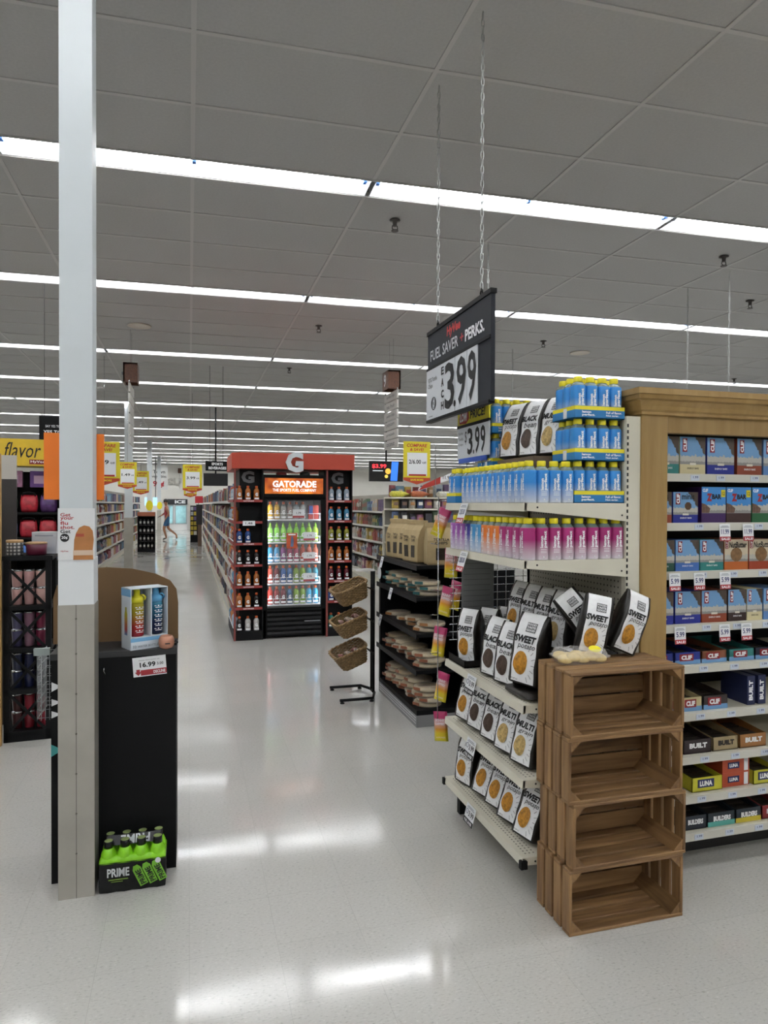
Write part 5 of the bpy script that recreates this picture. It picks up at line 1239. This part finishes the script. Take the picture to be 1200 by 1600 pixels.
# ------------------------------------------------------------------ basket stand
o = empty('basket_stand', (1.465, 5.47, 0), 0, 'black tube stand holding three tilted wicker baskets', 'stand')
for y in (-.03, .03): MB().tube([(0, y, .03), (0, y, 1.03)], .012, 8).build('upright', M_BLACK, o)
for y in (-.2, .2): MB().tube([(0, y * .3, .03), (-.05, y, .025), (-.32, y, .025)], .012, 8).build('foot_tube', M_BLACK, o)
MB().tube([(0, -.06, .03), (0, .06, .03)], .012, 8).build('foot_bar', M_BLACK, o)
for y in (-.2, .2):
    for x in (-.3, -.06): MB().lathe([(.018, 0), (.018, .008), (.008, .012), (.008, .025)], 10).build('glide', M_BLACK, o, (x, y, 0))
for z in (.36, .62, .88): MB().tube([(0, -.03, z), (-.02, -.13, z), (-.02, .13, z), (0, .03, z)], .006, 6).build('basket_hook', M_BLACK, o)
MB().box(-.16, -.06, 1.03, .0, .06, 1.045).build('sign_clip', glassmat('clip_plastic', .35, .1), o)
WICK = mat('8a6f4a', .7, name='wicker', vary=.35, scale=60, bump=.4)
def basket():
    bot, top, hh = (.1, .13), (.14, .18), .13
    wv = MB(); NR, NS = 12, 36
    def pt(f, a, off=0.):
        rx, ry = bot[0] + (top[0] - bot[0]) * f + off, bot[1] + (top[1] - bot[1]) * f + off
        e = 5; k = (abs(math.cos(a)) ** e + abs(math.sin(a)) ** e) ** (-1 / e); return (rx * k * math.cos(a), ry * k * math.sin(a), hh * f)
    for r_ in range(NR):
        f = (r_ + .5) / NR; wv.tube([pt(f, 2 * PI * i / NS, .005 * (1 if (i + r_) % 2 else -1)) for i in range(NS)], .006, 5, closed=True)
    wv.add([pt(0, 2 * PI * i / NS) for i in range(NS)], [tuple(range(NS))])
    st_ = MB()
    for i in range(NS): st_.tube([pt(0, 2 * PI * i / NS), pt(1, 2 * PI * i / NS)], .0035, 4)
    rim = MB()
    for ph in (0, PI): rim.tube([tuple(Vector(pt(1, 2 * PI * i / 72, .006 * math.cos(2 * PI * i / 6 + ph))) + Vector((0, 0, .006 * math.sin(2 * PI * i / 6 + ph)))) for i in range(72)], .008, 5, closed=True)
    return wv.mesh(WICK, 'weave'), st_.mesh(WICK, 'stakes'), rim.mesh(WICK, 'rim')
ME_W = basket()
me_gt = soft_bag(.05, .045, .035, 8).mesh(objmat(.4, 'wrapped_treat', .3), 'wrapped_treat')
for i, z in enumerate((.27, .53, .79)):
    bk = empty('wicker_basket', (1.3, 5.47, z), 0, 'tilted wicker basket on the black stand, %s tier' % ['lowest', 'middle', 'top'][i], 'basket', ry=R(-22))
    for nm, me in zip(('weave', 'stakes', 'rim'), ME_W): link(nm, me, bk)
    if i < 2:
        for k in range(9):
            th = link('wrapped_treat', me_gt, None, (1.236 + (k % 3) * .052, 5.392 + (k // 3) * .08, z + .012 + (k % 3) * .028 + (.045 if i == 1 else .02)), (R(70), R(-22), R(40 * k)), random.choice(['c9a39a', 'b87a74', 'd8cabf']))
            tag(th, 'small wrapped treat inside the %s wicker basket' % ['lowest', 'middle'][i], 'treat', 'treats in the %s basket' % ['lowest', 'middle'][i])

# ------------------------------------------------------------------ long shelf runs
PAL = ['7d343a', '9c4a40', '4a5c82', '39465e', 'b9b5aa', 'c9c6bf', 'b39a4e', '5c7258', '625070', '3b3a40', '9c7248', '9aa3aa', '6e574a', 'bda993', '6a8aa2', '96607a']
def run(name, label, face, y0, y1, zs, depth, sgn, n_end=0, tone=M_CREAM):
    """gondola along Y; its front at x=face; sgn=-1 faces -X, +1 faces +X"""
    o = empty(name, (0, 0, 0), 0, label, 'shelving'); b = face - sgn * depth
    lo, hi = min(face, b), max(face, b)
    MB().box(lo, y0, 0, hi, y1, zs[0] - .03).build('base', tone, o)
    MB().box(b - .01, y0, zs[0] - .03, b + .01, y1, zs[-1] + .35).build('back_panel', mat('9a978e', .6, name='back_panel'), o)
    for z in zs:
        s = MB().box(lo, y0, z - .015, hi, y1, z).build('shelf', tone, o); f0, f1 = (face - .012, face) if sgn < 0 else (face, face + .012)
        MB().box(f0, y0, z - .035, f1, y1, z + .003).build('price_rail', mat('c5c4bc', .4, name='rail_grey'), s)
    MB().box(lo, y0 - .02, 0, hi, y0, zs[-1] + .02).build('end_board', tone, o)
    return o
ME_ITEM = {}
def item_mesh(kind):
    if kind in ME_ITEM: return ME_ITEM[kind]
    if kind == 'carton': mb = MB().box(-.5, -.5, 0, .5, .5, 1)
    elif kind == 'pouch': mb = MB().loops([[(x * w_, y * d_, z) for x, y in ((-.5, 0), (-.3, -.5), (.3, -.5), (.5, 0), (.3, .5), (-.3, .5))] for z, w_, d_ in ((0, .9, .5), (.1, 1, .9), (.6, 1, .9), (.9, .95, .3), (1, .95, .06))])
    else: mb = MB().lathe([(.42, 0), (.46, .04), (.46, .62), (.3, .76), (.18, .82), (.18, 1)], 8)
    ME_ITEM[kind] = mb.mesh(objmat(.4, 'pack_print', .55), kind); return ME_ITEM[kind]
ME_PATCH = MB().box(-.3, -.53, .35, .3, -.5, .7).mesh(objmat(.5, 'pack_patch'), 'label_patch')
def fill(face, sgn, ya, yb, zs, w_, label, group, kinds, hmax=.24, individual=True, pal=PAL, patch=True):
    st_ = MB()
    for li, z in enumerate(zs):
        y = ya; ph = li * 3
        gap = (zs[li + 1] - z - .05) if li + 1 < len(zs) else hmax
        while y < yb - w_:
            c = pal[(ph * 7 + int((y - ya) / (w_ * 3)) * 5 + li) % len(pal)]; kd = kinds[(li + int((y - ya) / (w_ * 4))) % len(kinds)]
            hh = min(gap, hmax) * random.uniform(.72, .98); ww = w_ * random.uniform(.82, .96)
            x = face - sgn * (.02 + ww * .3 + random.uniform(0, .03))
            if individual:
                th = link({'carton': 'grocery_carton', 'pouch': 'snack_bag', 'bottle': 'grocery_bottle'}[kd], item_mesh(kd), None, (x, y + w_ / 2, z + LIFT), (0, 0, R(90 * sgn)), c)
                th.scale = (ww, ww * .6, hh); tag(th, label + {'carton': ', boxed', 'pouch': ', bagged', 'bottle': ', bottled'}[kd], 'groceries', group + ' ' + kd)
                if patch: link('label_patch', ME_PATCH, th, color=pal[(li * 5 + int((y - ya) / (w_ * 3)) * 3 + 4) % len(pal)])
            else:
                st_.box(x - ww * .3, y + .004, z + LIFT, x + ww * .3, y + w_ - .006, z + hh, PAL.index(c))
            y += w_
    return st_
RZ = [.14, .46, .78, 1.08, 1.36, 1.62]
run('aisle_shelving', 'long cream shelf run behind the sports drink endcap along main aisle', .52, 9.15, 31, RZ, .45, -1)
fill(.52, -1, 9.2, 14.2, RZ, .125, 'grocery pack on the shelf run behind the drink endcap', 'packs behind the drink endcap', ['pouch', 'carton', 'bottle'])
PM = [mat(c, .5, name='far_pack_print', vary=.4, scale=25) for c in PAL]
stuff(fill(.52, -1, 14.2, 30.9, RZ, .17, '', '', ['carton'], individual=False).build('far_groceries', PM), 'distant mixed grocery packs filling the shelf run beyond the drink endcap', 'groceries')
run('aisle_shelving', 'long cream shelf run on the far side of the main aisle behind columns', -2.0, 12.0, 31, RZ, .45, 1)
fill(-2.0, 1, 13.5, 19, RZ, .16, 'grocery pack on the shelf run behind the slim columns', 'packs behind the columns', ['carton', 'bottle', 'pouch'])
stuff(fill(-2.0, 1, 19, 30.9, RZ, .2, '', '', ['carton'], individual=False).build('far_groceries', PM), 'distant mixed grocery packs filling the run behind the columns', 'groceries')
R9 = [.15, .5, .83, 1.14, 1.44]
run('aisle_shelving', 'cream shelf run on the far side of aisle nine behind the kraft bags', 3.65, 12.9, 30, R9, .45, -1)
fill(3.65, -1, 12.95, 18.5, R9, .15, 'grocery pack on the aisle nine shelf run', 'packs in aisle nine', ['carton', 'pouch', 'carton', 'bottle'], .27)
stuff(fill(3.65, -1, 18.5, 29.9, R9, .2, '', '', ['carton'], .27, individual=False).build('far_groceries', PM), 'distant mixed grocery packs at the back of aisle nine', 'groceries')
# end shelves facing the camera side at aisle nine
o = empty('end_shelving', (3.66, 12.45, 0), 0, 'cream end shelves with heaped snack bags under the compare sign', 'shelving')
MB().box(0, .4, 0, 1.6, .43, 1.7).build('back_panel', mat('9a978e', .6, name='back_panel'), o); MB().box(0, 0, 0, 1.6, .4, .12).build('base', M_CREAM, o)
EZ = [.15, .5, .85, 1.18, 1.5, 1.72]
for z in EZ: MB().box(0, 0, z - .03, 1.6, .4, z).build('shelf', M_CREAM, o)
for x in (0, .8, 1.58): MB().box(x, .38, 0, x + .02, .4, 1.72).build('upright', M_CREAM, o)
for li, z in enumerate(EZ):
    x = .06
    while x < 1.5:
        kd = random.choice(['carton', 'pouch', 'pouch']); ww = random.uniform(.13, .19); hh = min(random.uniform(.2, .28), (EZ[li + 1] - z - .04) if li + 1 < len(EZ) else 1)
        th = link('snack_bag' if kd == 'pouch' else 'grocery_carton', item_mesh(kd), None, (3.66 + x + ww / 2, 12.55 if li < 5 else 12.75, z + LIFT), (0, 0, R(random.uniform(-6, 6))), random.choice(PAL)); th.scale = (ww * .88, .12, hh)
        tag(th, 'snack %s on the end shelves under the compare sign' % ('bag' if kd == 'pouch' else 'carton'), 'groceries', 'snack %s on the end shelves' % kd); link('label_patch', ME_PATCH, th, color=random.choice(PAL)); x += ww
for (x, c, lab, rz) in ((.06, 'cfc94a', 'yellow snack bag heaped on top of the end shelves', 5), (.47, 'b8643c', 'orange snack bag heaped on top of the end shelves', -4), (1.02, 'd9d7c8', 'white snack bag heaped on top of the end shelves', 3)):
    th = link('snack_bag', item_mesh('pouch'), None, (3.66 + x, 12.575, 1.72 + .0595), (R(-90), 0, R(-90 + rz)), c); th.scale = (.18, .13, .36); tag(th, lab, 'snack bag')
th = empty('sale_strip', (4.25, 12.484, 1.74), R(0), 'slanted red and white sale strip on the end shelves', 'sign')
MB().prism([(0, .1), (.75, .36), (.75, .5), (0, .15)], 0, .01, 'y').build('white_strip', M_WHITE, th); MB().prism([(.0, .11), (.45, .25), (.45, .38), (.1, .22)], -.003, 0, 'y').build('red_strip', mat('b0342a', .5, name='strip_red'), th)
MB().box(.3, 0, -.02, .32, .01, .22).build('stem', M_CHROME, th); lettering(th, '11.99', .5, .33, .68, .4, -.002, M_INK)

# ------------------------------------------------------------------ hanging aisle signs, compare signs, screens
def aisle_sign(x, y, rz, label, num, names):
    o = empty('aisle_sign', (x, y, 0), R(rz), label, 'sign'); BR = wood('sign_wood', '4a2a1a', '6e4228', .5)
    for b in ((-.15, -.09, 3.2, -.13, .09, 3.46), (.13, -.09, 3.2, .15, .09, 3.46), (-.15, -.09, 3.44, .15, .09, 3.46), (-.15, .07, 3.2, .15, .09, 3.46)): MB().box(*b).build('sign_box', BR, o)
    MB().box(-.13, -.092, 3.2, .13, -.085, 3.44).build('number_panel', BR, o)
    if num: lettering(o, num, -.06, 3.24, .05, 3.42, -.095, M_WINK, bold=.03)
    MB().box(-.1, .05, 3.3, .1, .11, 3.34).build('clamp', mat('8a8d90', .4, .5, name='clamp_grey'), o)
    for i, s in enumerate(names):
        z = 3.05 - i * .135
        sl_ = MB().box(-.32, -.012, z, .32, .012, z + .115).build('slat', mat('b9b8b2', .5, name='slat_grey'), o)
        if s: lettering(sl_, s, -.2, z + .03, .2, z + .085, -.013, mat('4a4a4a', .5, name='slat_ink'))
    for s in (-.3, .3): MB().box(s - .004, -.006, 2.38, s + .004, .006, 3.2).build('hanger', M_CHROME, o)
    for s in (-.1, .1): MB().tube([(s, 0, 3.46), (s, 0, CEIL)], .002, 4).build('wire', M_CHROME, o)
aisle_sign(2.76, 9.32, -90, 'wooden aisle nine sign with grey category slats over aisle nine', '9', ['tortilla chips', 'tea fruit', 'potato chips', 'popcorn', 'pretzels', 'coconut'])
aisle_sign(-.76, 9.85, 90, 'wooden aisle sign with grey slats hanging over the main aisle', '', [''] * 6)
aisle_sign(-.5, 38, 90, 'small far aisle sign hanging near the back wall', '', [''] * 3)
def compare_sign(x, y, z0, z1, label, price, wire=False, pole=None):
    o = empty('compare_sign', (x, y, z0), 0, label, 'sign'); hh = z1 - z0; w_ = hh * .66
    MB().box(-w_ / 2, 0, .12 * hh, w_ / 2, .008, hh).build('yellow_card', mat('cdbe20', .5, name='compare_yellow'), o)
    MB().add([(-w_ / 2, -.001, .16 * hh), (w_ / 2, -.001, .16 * hh), (w_ / 2, -.001, .1 * hh), (0, -.001, 0), (-w_ / 2, -.001, .1 * hh)], [(4, 3, 2, 1, 0)][:1]).build('red_arrow', mat('b0401e', .5, name='arrow_red'), o)
    MB().box(-w_ * .36, -.003, .2 * hh, w_ * .38, 0, .74 * hh).build('price_slip', M_WHITE, o)
    lettering(o, 'COMPARE', -w_ * .38, .87 * hh, w_ * .38, .95 * hh, -.001, M_RED, bold=.03, shear=.15); lettering(o, '& SAVE!', -w_ * .26, .78 * hh, w_ * .26, .85 * hh, -.001, M_RED, bold=.03, shear=.15)
    lettering(o, price, -w_ * .3, .48 * hh, w_ * .15, .58 * hh, -.004, M_INK, bold=.02); lettering(o, '4.49', w_ * .2, .48 * hh, w_ * .34, .54 * hh, -.004, M_INK)
    MB().box(-w_ * .3, -.004, .2 * hh, w_ * .34, -.003, .24 * hh).build('slip_band', M_RED, o); lettering(o, 'SAVE MORE', -w_ * .24, .085 * hh, w_ * .24, .13 * hh, -.002, M_YEL, bold=.03)
    if wire: MB().tube([(0, .004, hh), (0, .004, CEIL - z0)], .003, 4).build('wire', M_CHROME, o)
    else:
        pz = -(z0 - (pole or 1.7)); MB().tube([(w_ * .5, .004, hh * .97), (w_ * .62, .004, hh * .97), (w_ * .7, .004, hh * .9), (w_ * .7, .004, pz)], .008, 6).build('pole', M_CHROME, o)
compare_sign(4.21, 12.465, at_y(650, 757, 12.465).z, at_y(650, 690, 12.465).z, 'yellow compare and save sign marked 2/6.00 on a bent pole', '2/6.00', pole=1.7198)
compare_sign(.06, 15, at_y(300, 770, 15).z, at_y(300, 726, 15).z, 'yellow compare sign hanging from a wire over the main aisle', '3.99', True)
compare_sign(.02, 18, at_y(295, 777, 18).z, at_y(295, 748, 18).z, 'smaller yellow compare sign behind the wired one', '2.49', True)
for (px, y, ya, yb, lab) in ((163, 11.6, 758, 690, 'yellow compare sign partly hidden by the orange board'), (199, 15.2, 764, 722, 'yellow compare sign behind the first slim column'), (220, 19.2, 773, 736, 'small yellow compare sign beside the first slim column')):
    q = at_y(px, yb, y); compare_sign(q.x, y, at_y(px, ya, y).z, q.z, lab, '1.49', True)
o = empty('ceiling_screen', (0, 18, 0), 0, 'black hanging screen showing a red 3.99 price and a blue snack bag', 'screen')
a_, b_ = at_y(577, 752, 18), at_y(630, 721, 18)
MB().box(a_.x, 0, a_.z, b_.x, .06, b_.z).build('screen_body', mat('0b0b0d', .3, name='screen_black'), o); SW_ = b_.x - a_.x; SH_ = b_.z - a_.z
lettering(o, '$3.99', a_.x + SW_ * .08, a_.z + SH_ * .62, a_.x + SW_ * .5, a_.z + SH_ * .85, -.002, mat('e0303a', .5, name='led_red', emit=1.2), bold=.03)
bg = MB().prism([(a_.x + SW_ * .62, a_.z + .02), (a_.x + SW_ * .82, a_.z + .02), (a_.x + SW_ * .86, a_.z + SH_ * .97), (a_.x + SW_ * .66, a_.z + SH_ * .97)], -.003, -.001, 'y').build('bag_image', mat('2a68d8', .5, name='screen_blue', emit=.8), o)
MB().lathe([(.08, 0), (.08, .002)], 14).build('chip_image', mat('d8a03a', .5, name='screen_chip', emit=.7), o, (a_.x + SW_ * .55, -.002, a_.z + SH_ * .5), (R(90), 0, 0)); MB().lathe([(.05, 0), (.05, .002)], 14).build('chip_image', mat('c8b04a', .5, name='screen_chip2', emit=.7), o, (a_.x + SW_ * .5, -.003, a_.z + SH_ * .25), (R(90), 0, 0))
MB().box(a_.x + SW_ * .1, -.002, a_.z + SH_ * .5, a_.x + SW_ * .4, -.001, a_.z + SH_ * .54).build('caption', mat('c0c4c8', .5, name='caption_lit', emit=.6), o)
MB().tube([((a_.x + b_.x) / 2, .03, b_.z), ((a_.x + b_.x) / 2, .03, CEIL)], .025, 8).build('pole', M_BLACK, o)
o = empty('sports_sign', (0, 11.9, 0), 0, 'black sports beverages sign hanging behind the canopy', 'sign')
a_, b_ = at_y(321, 735.5, 11.9), at_y(355, 720.5, 11.9); MB().box(a_.x, 0, a_.z, b_.x, .02, b_.z).build('board', mat('0e0f10', .5, name='sign_black', spec=.18), o); wS = b_.x - a_.x; hS = b_.z - a_.z
lettering(o, 'SPORTS', a_.x + wS * .28, a_.z + hS * .55, a_.x + wS * .8, a_.z + hS * .82, -.002, M_WINK, bold=.04); lettering(o, 'BEVERAGES', a_.x + wS * .14, a_.z + hS * .14, a_.x + wS * .96, a_.z + hS * .42, -.002, M_WINK, bold=.04)
for f in (.2, .8): MB().tube([(a_.x + wS * f, .01, b_.z), (a_.x + wS * f, .01, CEIL)], .003, 4).build('wire', M_DARK, o)
a_, b_ = at_y(318, 759, 17), at_y(356, 740, 17); o = empty('ceiling_screen', (0, 17, 0), 0, 'dark hanging screen behind the sports beverages sign', 'screen')
MB().box(a_.x, 0, a_.z, b_.x, .06, b_.z).build('screen_body', mat('101216', .3, name='screen_dark'), o); MB().tube([((a_.x + b_.x) / 2, .03, b_.z), ((a_.x + b_.x) / 2, .03, CEIL)], .02, 6).build('pole', M_BLACK, o)

# ------------------------------------------------------------------ far end of the store
q0, q1 = at_y(262, 829, 42.4), at_y(293, 780, 42.4)
o = empty('ice_freezer', (q0.x, 42.3, 0), 0, 'lit glass door ice freezer against the back wall', 'freezer'); FW = q1.x - q0.x; FH = q1.z
FM = mat('cfd3d3', .4, name='freezer_white')
MB().box(0, .86, 0, FW, .9, FH).box(0, .03, 0, .04, .9, FH).box(FW - .04, .03, 0, FW, .9, FH).box(0, .03, FH - .34, FW, .9, FH).box(0, .03, 0, FW, .9, .36).build('cabinet', FM, o)
MB().box(0, 0, 0, FW, .03, .35).build('lower_panel', mat('d5d6d3', .4, name='freezer_panel'), o); MB().box(0, -.02, FH - .32, FW, .03, FH).build('sign_band', mat('23262a', .5, name='band_dark'), o)
MB().box(.04, .84, .37, FW - .04, .86, FH - .35).build('lining', mat('8fbcbc', .5, name='frosted_lining', vary=.3, scale=3), o)
solid_letter(o, 'ICE', FW * .36, FH - .26, FW * .9, FH - .06, -.03, .02, mat('e8ecec', .5, name='ice_white'), 'sign_letters')
for x0, x1 in ((.04, FW * .3), (FW * .36, FW * .97)):
    d = MB().box(x0, 0, .36, x0 + .06, .03, FH - .33).box(x1 - .06, 0, .36, x1, .03, FH - .33).box(x0 + .06, 0, .36, x1 - .06, .03, .42).box(x0 + .06, 0, FH - .4, x1 - .06, .03, FH - .33).build('door', mat('a6b0b0', .3, .4, name='door_frame'), o)
    MB().box(x0 + .06, .01, .42, x1 - .06, .016, FH - .4).build('pane', glassmat('freezer_glass', .12, .08, 'cfe6e6'), d)
    MB().box(x0 + .02, .06, .5, x0 + .05, .09, FH - .42).build('led_strip', LED, o)
MB().box(FW * .3, 0, .35, FW * .36, .03, FH - .32).build('door_post', FM, o)
o = empty('wall_sign', (0, 43.2, 0), 0, 'pale raised letters on the back wall', 'sign')
a_, b_ = at_y(262, 758, 43.2), at_y(283, 747, 43.2); solid_letter(o, 'SU', a_.x, a_.z, b_.x, b_.z, 0, .05, mat('a9a69e', .5, name='letter_grey'), 'letters')
o = empty('produce_sign', (0, 37, 0), 0, 'white hanging produce sign with a red 99 cent price', 'sign')
a_, b_ = at_y(235, 765, 37), at_y(262, 727, 37); wS, hS = b_.x - a_.x, b_.z - a_.z; MB().box(a_.x, 0, a_.z, b_.x, .02, b_.z).build('board', mat('d2d3d0', .5, name='board_white'), o)
lettering(o, 'Town', a_.x + wS * .15, a_.z + hS * .66, a_.x + wS * .85, a_.z + hS * .8, -.003, M_INK); lettering(o, 'vegetables', a_.x + wS * .08, a_.z + hS * .45, a_.x + wS * .92, a_.z + hS * .6, -.003, M_INK); lettering(o, '99¢', a_.x + wS * .15, a_.z + hS * .08, a_.x + wS * .8, a_.z + hS * .36, -.003, M_RED, bold=.04)
for f in (.1, .9): MB().tube([(a_.x + wS * f, .01, b_.z), (a_.x + wS * f, .01, CEIL)], .006, 4).build('wire', M_CHROME, o)
# black drink rack beside the columns
o = empty('drink_rack', (-1.62, 23.4, 0), 0, 'black free standing rack of dark bottles beside the columns', 'rack')
MB().box(0, .3, 0, .54, .34, 1.25).build('back_panel', M_BLACK, o); MB().box(0, 0, 0, .54, .34, .1).build('base', M_BLACK, o); MB().box(0, -.005, 1.17, .54, .3, 1.3).build('header', mat('9a5a40', .5, name='header_rust'), o)
for x in (0, .52): MB().box(x, 0, .1, x + .02, .34, 1.25).build('side_panel', M_BLACK, o)
for z in (.34, .6, .86): MB().box(.02, .02, z - .02, .52, .3, z).build('shelf', M_BLACK, o)
for z in (.1, .34, .6, .86):
    for k in range(4):
        th = link('dark_bottle', item_mesh('bottle'), None, (-1.62 + .09 + k * .12, 23.5, z + LIFT), None, '2e2a2c'); th.scale = (.09, .09, .2); tag(th, 'dark bottle on the black rack beside the columns', 'bottle', 'bottles on the black rack'); link('label_patch', ME_PATCH, th, color='b8b6b0')
o = empty('candy_rack', (.03, 29.0, 0), 0, 'narrow dark rack of small packs at the end of the aisle', 'rack')
MB().box(0, .2, 0, .3, .25, 1.5).build('back_panel', M_BLACK, o); MB().box(0, 0, 0, .3, .25, .3).build('base', M_BLACK, o)
for z in (.3, .5, .7, .9, 1.1, 1.3): MB().box(0, 0, z - .02, .3, .2, z).build('shelf', M_BLACK, o)
for z in (.3, .5, .7, .9, 1.1, 1.3):
    for k in range(2):
        th = link('candy_pack', item_mesh('carton'), None, (.1 + k * .13, 29.08, z + LIFT), None, random.choice(['d8d6cc', 'c9b040', 'b9bcc0', '6a5a8a'])); th.scale = (.11, .08, .15); tag(th, 'small candy pack on the narrow dark rack at aisle end', 'candy', 'packs on the narrow dark rack')
o = empty('dark_display', (.3, 26.2, 0), 0, 'brown and black display stand under a red sign in far aisle', 'display stand')
MB().box(0, 0, 0, .14, .3, .8).build('lower_post', mat('5a4434', .6, name='brown_board'), o); MB().box(-.06, 0, .8, .16, .3, 1.55).build('upper_box', mat('1c191b', .6, name='black_box'), o); MB().box(-.1, 0, 1.6, .18, .02, 1.86).build('red_sign', mat('b0242c', .5, name='sign_red'), o); MB().box(.02, 0, 1.5, .04, .02, 1.62).build('sign_stem', M_CHROME, o)
for px, lab in ((233.5, 'yellow oval sign on the second slim column'), (249.5, 'yellow oval sign on the third slim column')):
    y = 26.68 if px < 240 else 35.29; q = at_y(px, 790, y); mb = MB().lathe([(.14, -.005), (.14, .005)], 18); e_ = mb.build('oval_sign', M_YEL, None, (q.x, y, q.z), (R(90), 0, 0)); e_.scale = (.9, 1.35, 1); tag(e_, lab, 'sign')
for px0, px1, lab in ((226, 237, 'small light blue screen left of the second slim column'), (239, 247, 'small light blue screen between the far columns')):
    a_, b_ = at_y(px0, 790, 36.8), at_y(px1, 777, 36.8); e_ = empty('menu_screen', (0, 36.8, 0), 0, lab, 'screen'); MB().box(a_.x, 0, a_.z, b_.x, .05, b_.z).build('screen_face', mat('9cc8e8', .4, name='screen_lit', emit=.7), e_); MB().tube([((a_.x + b_.x) / 2, .03, b_.z), ((a_.x + b_.x) / 2, .03, CEIL)], .02, 5).build('mount', M_DARK, e_)

# walking shopper far down the aisle
def skin_body():
    P = {'pel': (0, 0, .95), 'waist': (0, 0, 1.08), 'chest': (.03, 0, 1.3), 'neck': (.04, 0, 1.47), 'nk2': (.05, 0, 1.54), 'head': (.07, 0, 1.63), 'crown': (.06, 0, 1.74),
         'shL': (.03, .17, 1.4), 'elL': (-.08, .22, 1.15), 'wrL': (.05, .22, .95), 'hdL': (.08, .22, .89), 'shR': (.03, -.17, 1.4), 'elR': (.1, -.22, 1.16), 'wrR': (.26, -.2, 1.05), 'hdR': (.32, -.2, 1.02),
         'hipL': (0, .09, .9), 'knL': (.14, .1, .5), 'anL': (.02, .1, .1), 'toL': (.18, .1, .03), 'hipR': (0, -.09, .9), 'knR': (-.04, -.1, .5), 'anR': (-.38, -.1, .22), 'toR': (-.4, -.1, .05)}
    Rd = {'pel': .14, 'waist': .13, 'chest': .16, 'neck': .07, 'nk2': .055, 'head': .095, 'crown': .07, 'shL': .07, 'elL': .045, 'wrL': .03, 'hdL': .035, 'shR': .07, 'elR': .045, 'wrR': .03, 'hdR': .035, 'hipL': .1, 'knL': .062, 'anL': .04, 'toL': .035, 'hipR': .1, 'knR': .062, 'anR': .04, 'toR': .035}
    E_ = [('pel', 'waist'), ('waist', 'chest'), ('chest', 'neck'), ('neck', 'nk2'), ('nk2', 'head'), ('head', 'crown'), ('chest', 'shL'), ('shL', 'elL'), ('elL', 'wrL'), ('wrL', 'hdL'), ('chest', 'shR'), ('shR', 'elR'), ('elR', 'wrR'), ('wrR', 'hdR'), ('pel', 'hipL'), ('hipL', 'knL'), ('knL', 'anL'), ('anL', 'toL'), ('pel', 'hipR'), ('hipR', 'knR'), ('knR', 'anR'), ('anR', 'toR')]
    for sfx in 'LR':
        hd = Vector(P['hd' + sfx]); dirn = (hd - Vector(P['wr' + sfx])).normalized()
        for f in range(5):
            off = (-.03, -.014, 0, .014, .03)[f]; L = (.045, .07, .078, .072, .055)[f]
            a = hd + Vector((0, off * .9, off * .4)) + dirn * .02; P['f%d%s' % (f, sfx)] = tuple(a); P['g%d%s' % (f, sfx)] = tuple(a + dirn * L + Vector((-.01, 0, -.012)))
            Rd['f%d%s' % (f, sfx)] = .009; Rd['g%d%s' % (f, sfx)] = .007; E_ += [('hd' + sfx, 'f%d%s' % (f, sfx)), ('f%d%s' % (f, sfx), 'g%d%s' % (f, sfx))]
    ks = list(P); me = bpy.data.meshes.new('body'); me.from_pydata([P[k] for k in ks], [(ks.index(a), ks.index(b)) for a, b in E_], [])
    ob = bpy.data.objects.new('person_body', me); C.objects.link(ob); sk_ = ob.modifiers.new('skin', 'SKIN'); sb_ = ob.modifiers.new('sub', 'SUBSURF'); sb_.levels = 1
    for i, k in enumerate(ks): v = me.skin_vertices[0].data[i]; v.radius = (Rd[k], Rd[k]); v.use_root = (k == 'pel')
    dg = bpy.context.evaluated_depsgraph_get(); out = bpy.data.meshes.new_from_object(ob.evaluated_get(dg)); bpy.data.objects.remove(ob)
    ms = [mat('9a6a4c', .5, name='skin'), mat('8a3034', .7, name='maroon_shirt'), mat('2c5a80', .7, name='blue_shorts'), mat('2a2422', .6, name='dark_shoe')]
    out.materials.clear()
    for m_ in ms: out.materials.append(m_)
    for p_ in out.polygons:
        c = p_.center
        p_.material_index = 1 if (1.02 < c.z < 1.46 and abs(c.y) < .19 and c.x < .2) else 2 if (.6 < c.z <= 1.02 and abs(c.y) < .19) else 3 if c.z < .09 else 0
        p_.use_smooth = True
    return out
pe = empty('person', (-.93, 31.0, 0), R(180), 'person in a maroon shirt and blue shorts walking across the far aisle', 'person')
link('body', skin_body(), pe)
MB().lathe([(.03, 1.62), (.098, 1.64), (.104, 1.7), (.08, 1.765), (.03, 1.785)], 14, (.05, 0)).build('hair', mat('1c1614', .7, name='dark_hair'), pe)
fc = MB().prism([(-.012, 1.6), (.012, 1.6), (0, 1.645)], .155, .185, 'x'); fc.build('nose', mat('9a6a4c', .5, name='skin'), pe)
for s in (-1, 1): MB().lathe([(.004, -.006), (.014, 0), (.004, .006)], 8).build('eye', mat('e6e2dc', .3, name='eye_white'), pe, (.158, s * .032, 1.655), (0, R(90), 0)); MB().lathe([(.01, -.012), (.02, 0), (.01, .012)], 8).build('ear', mat('9a6a4c', .5, name='skin'), pe, (.06, s * .1, 1.64), (R(90), 0, 0))
MB().box(.155, -.025, 1.575, .162, .025, 1.582).build('mouth', mat('7a3a34', .5, name='lip'), pe)
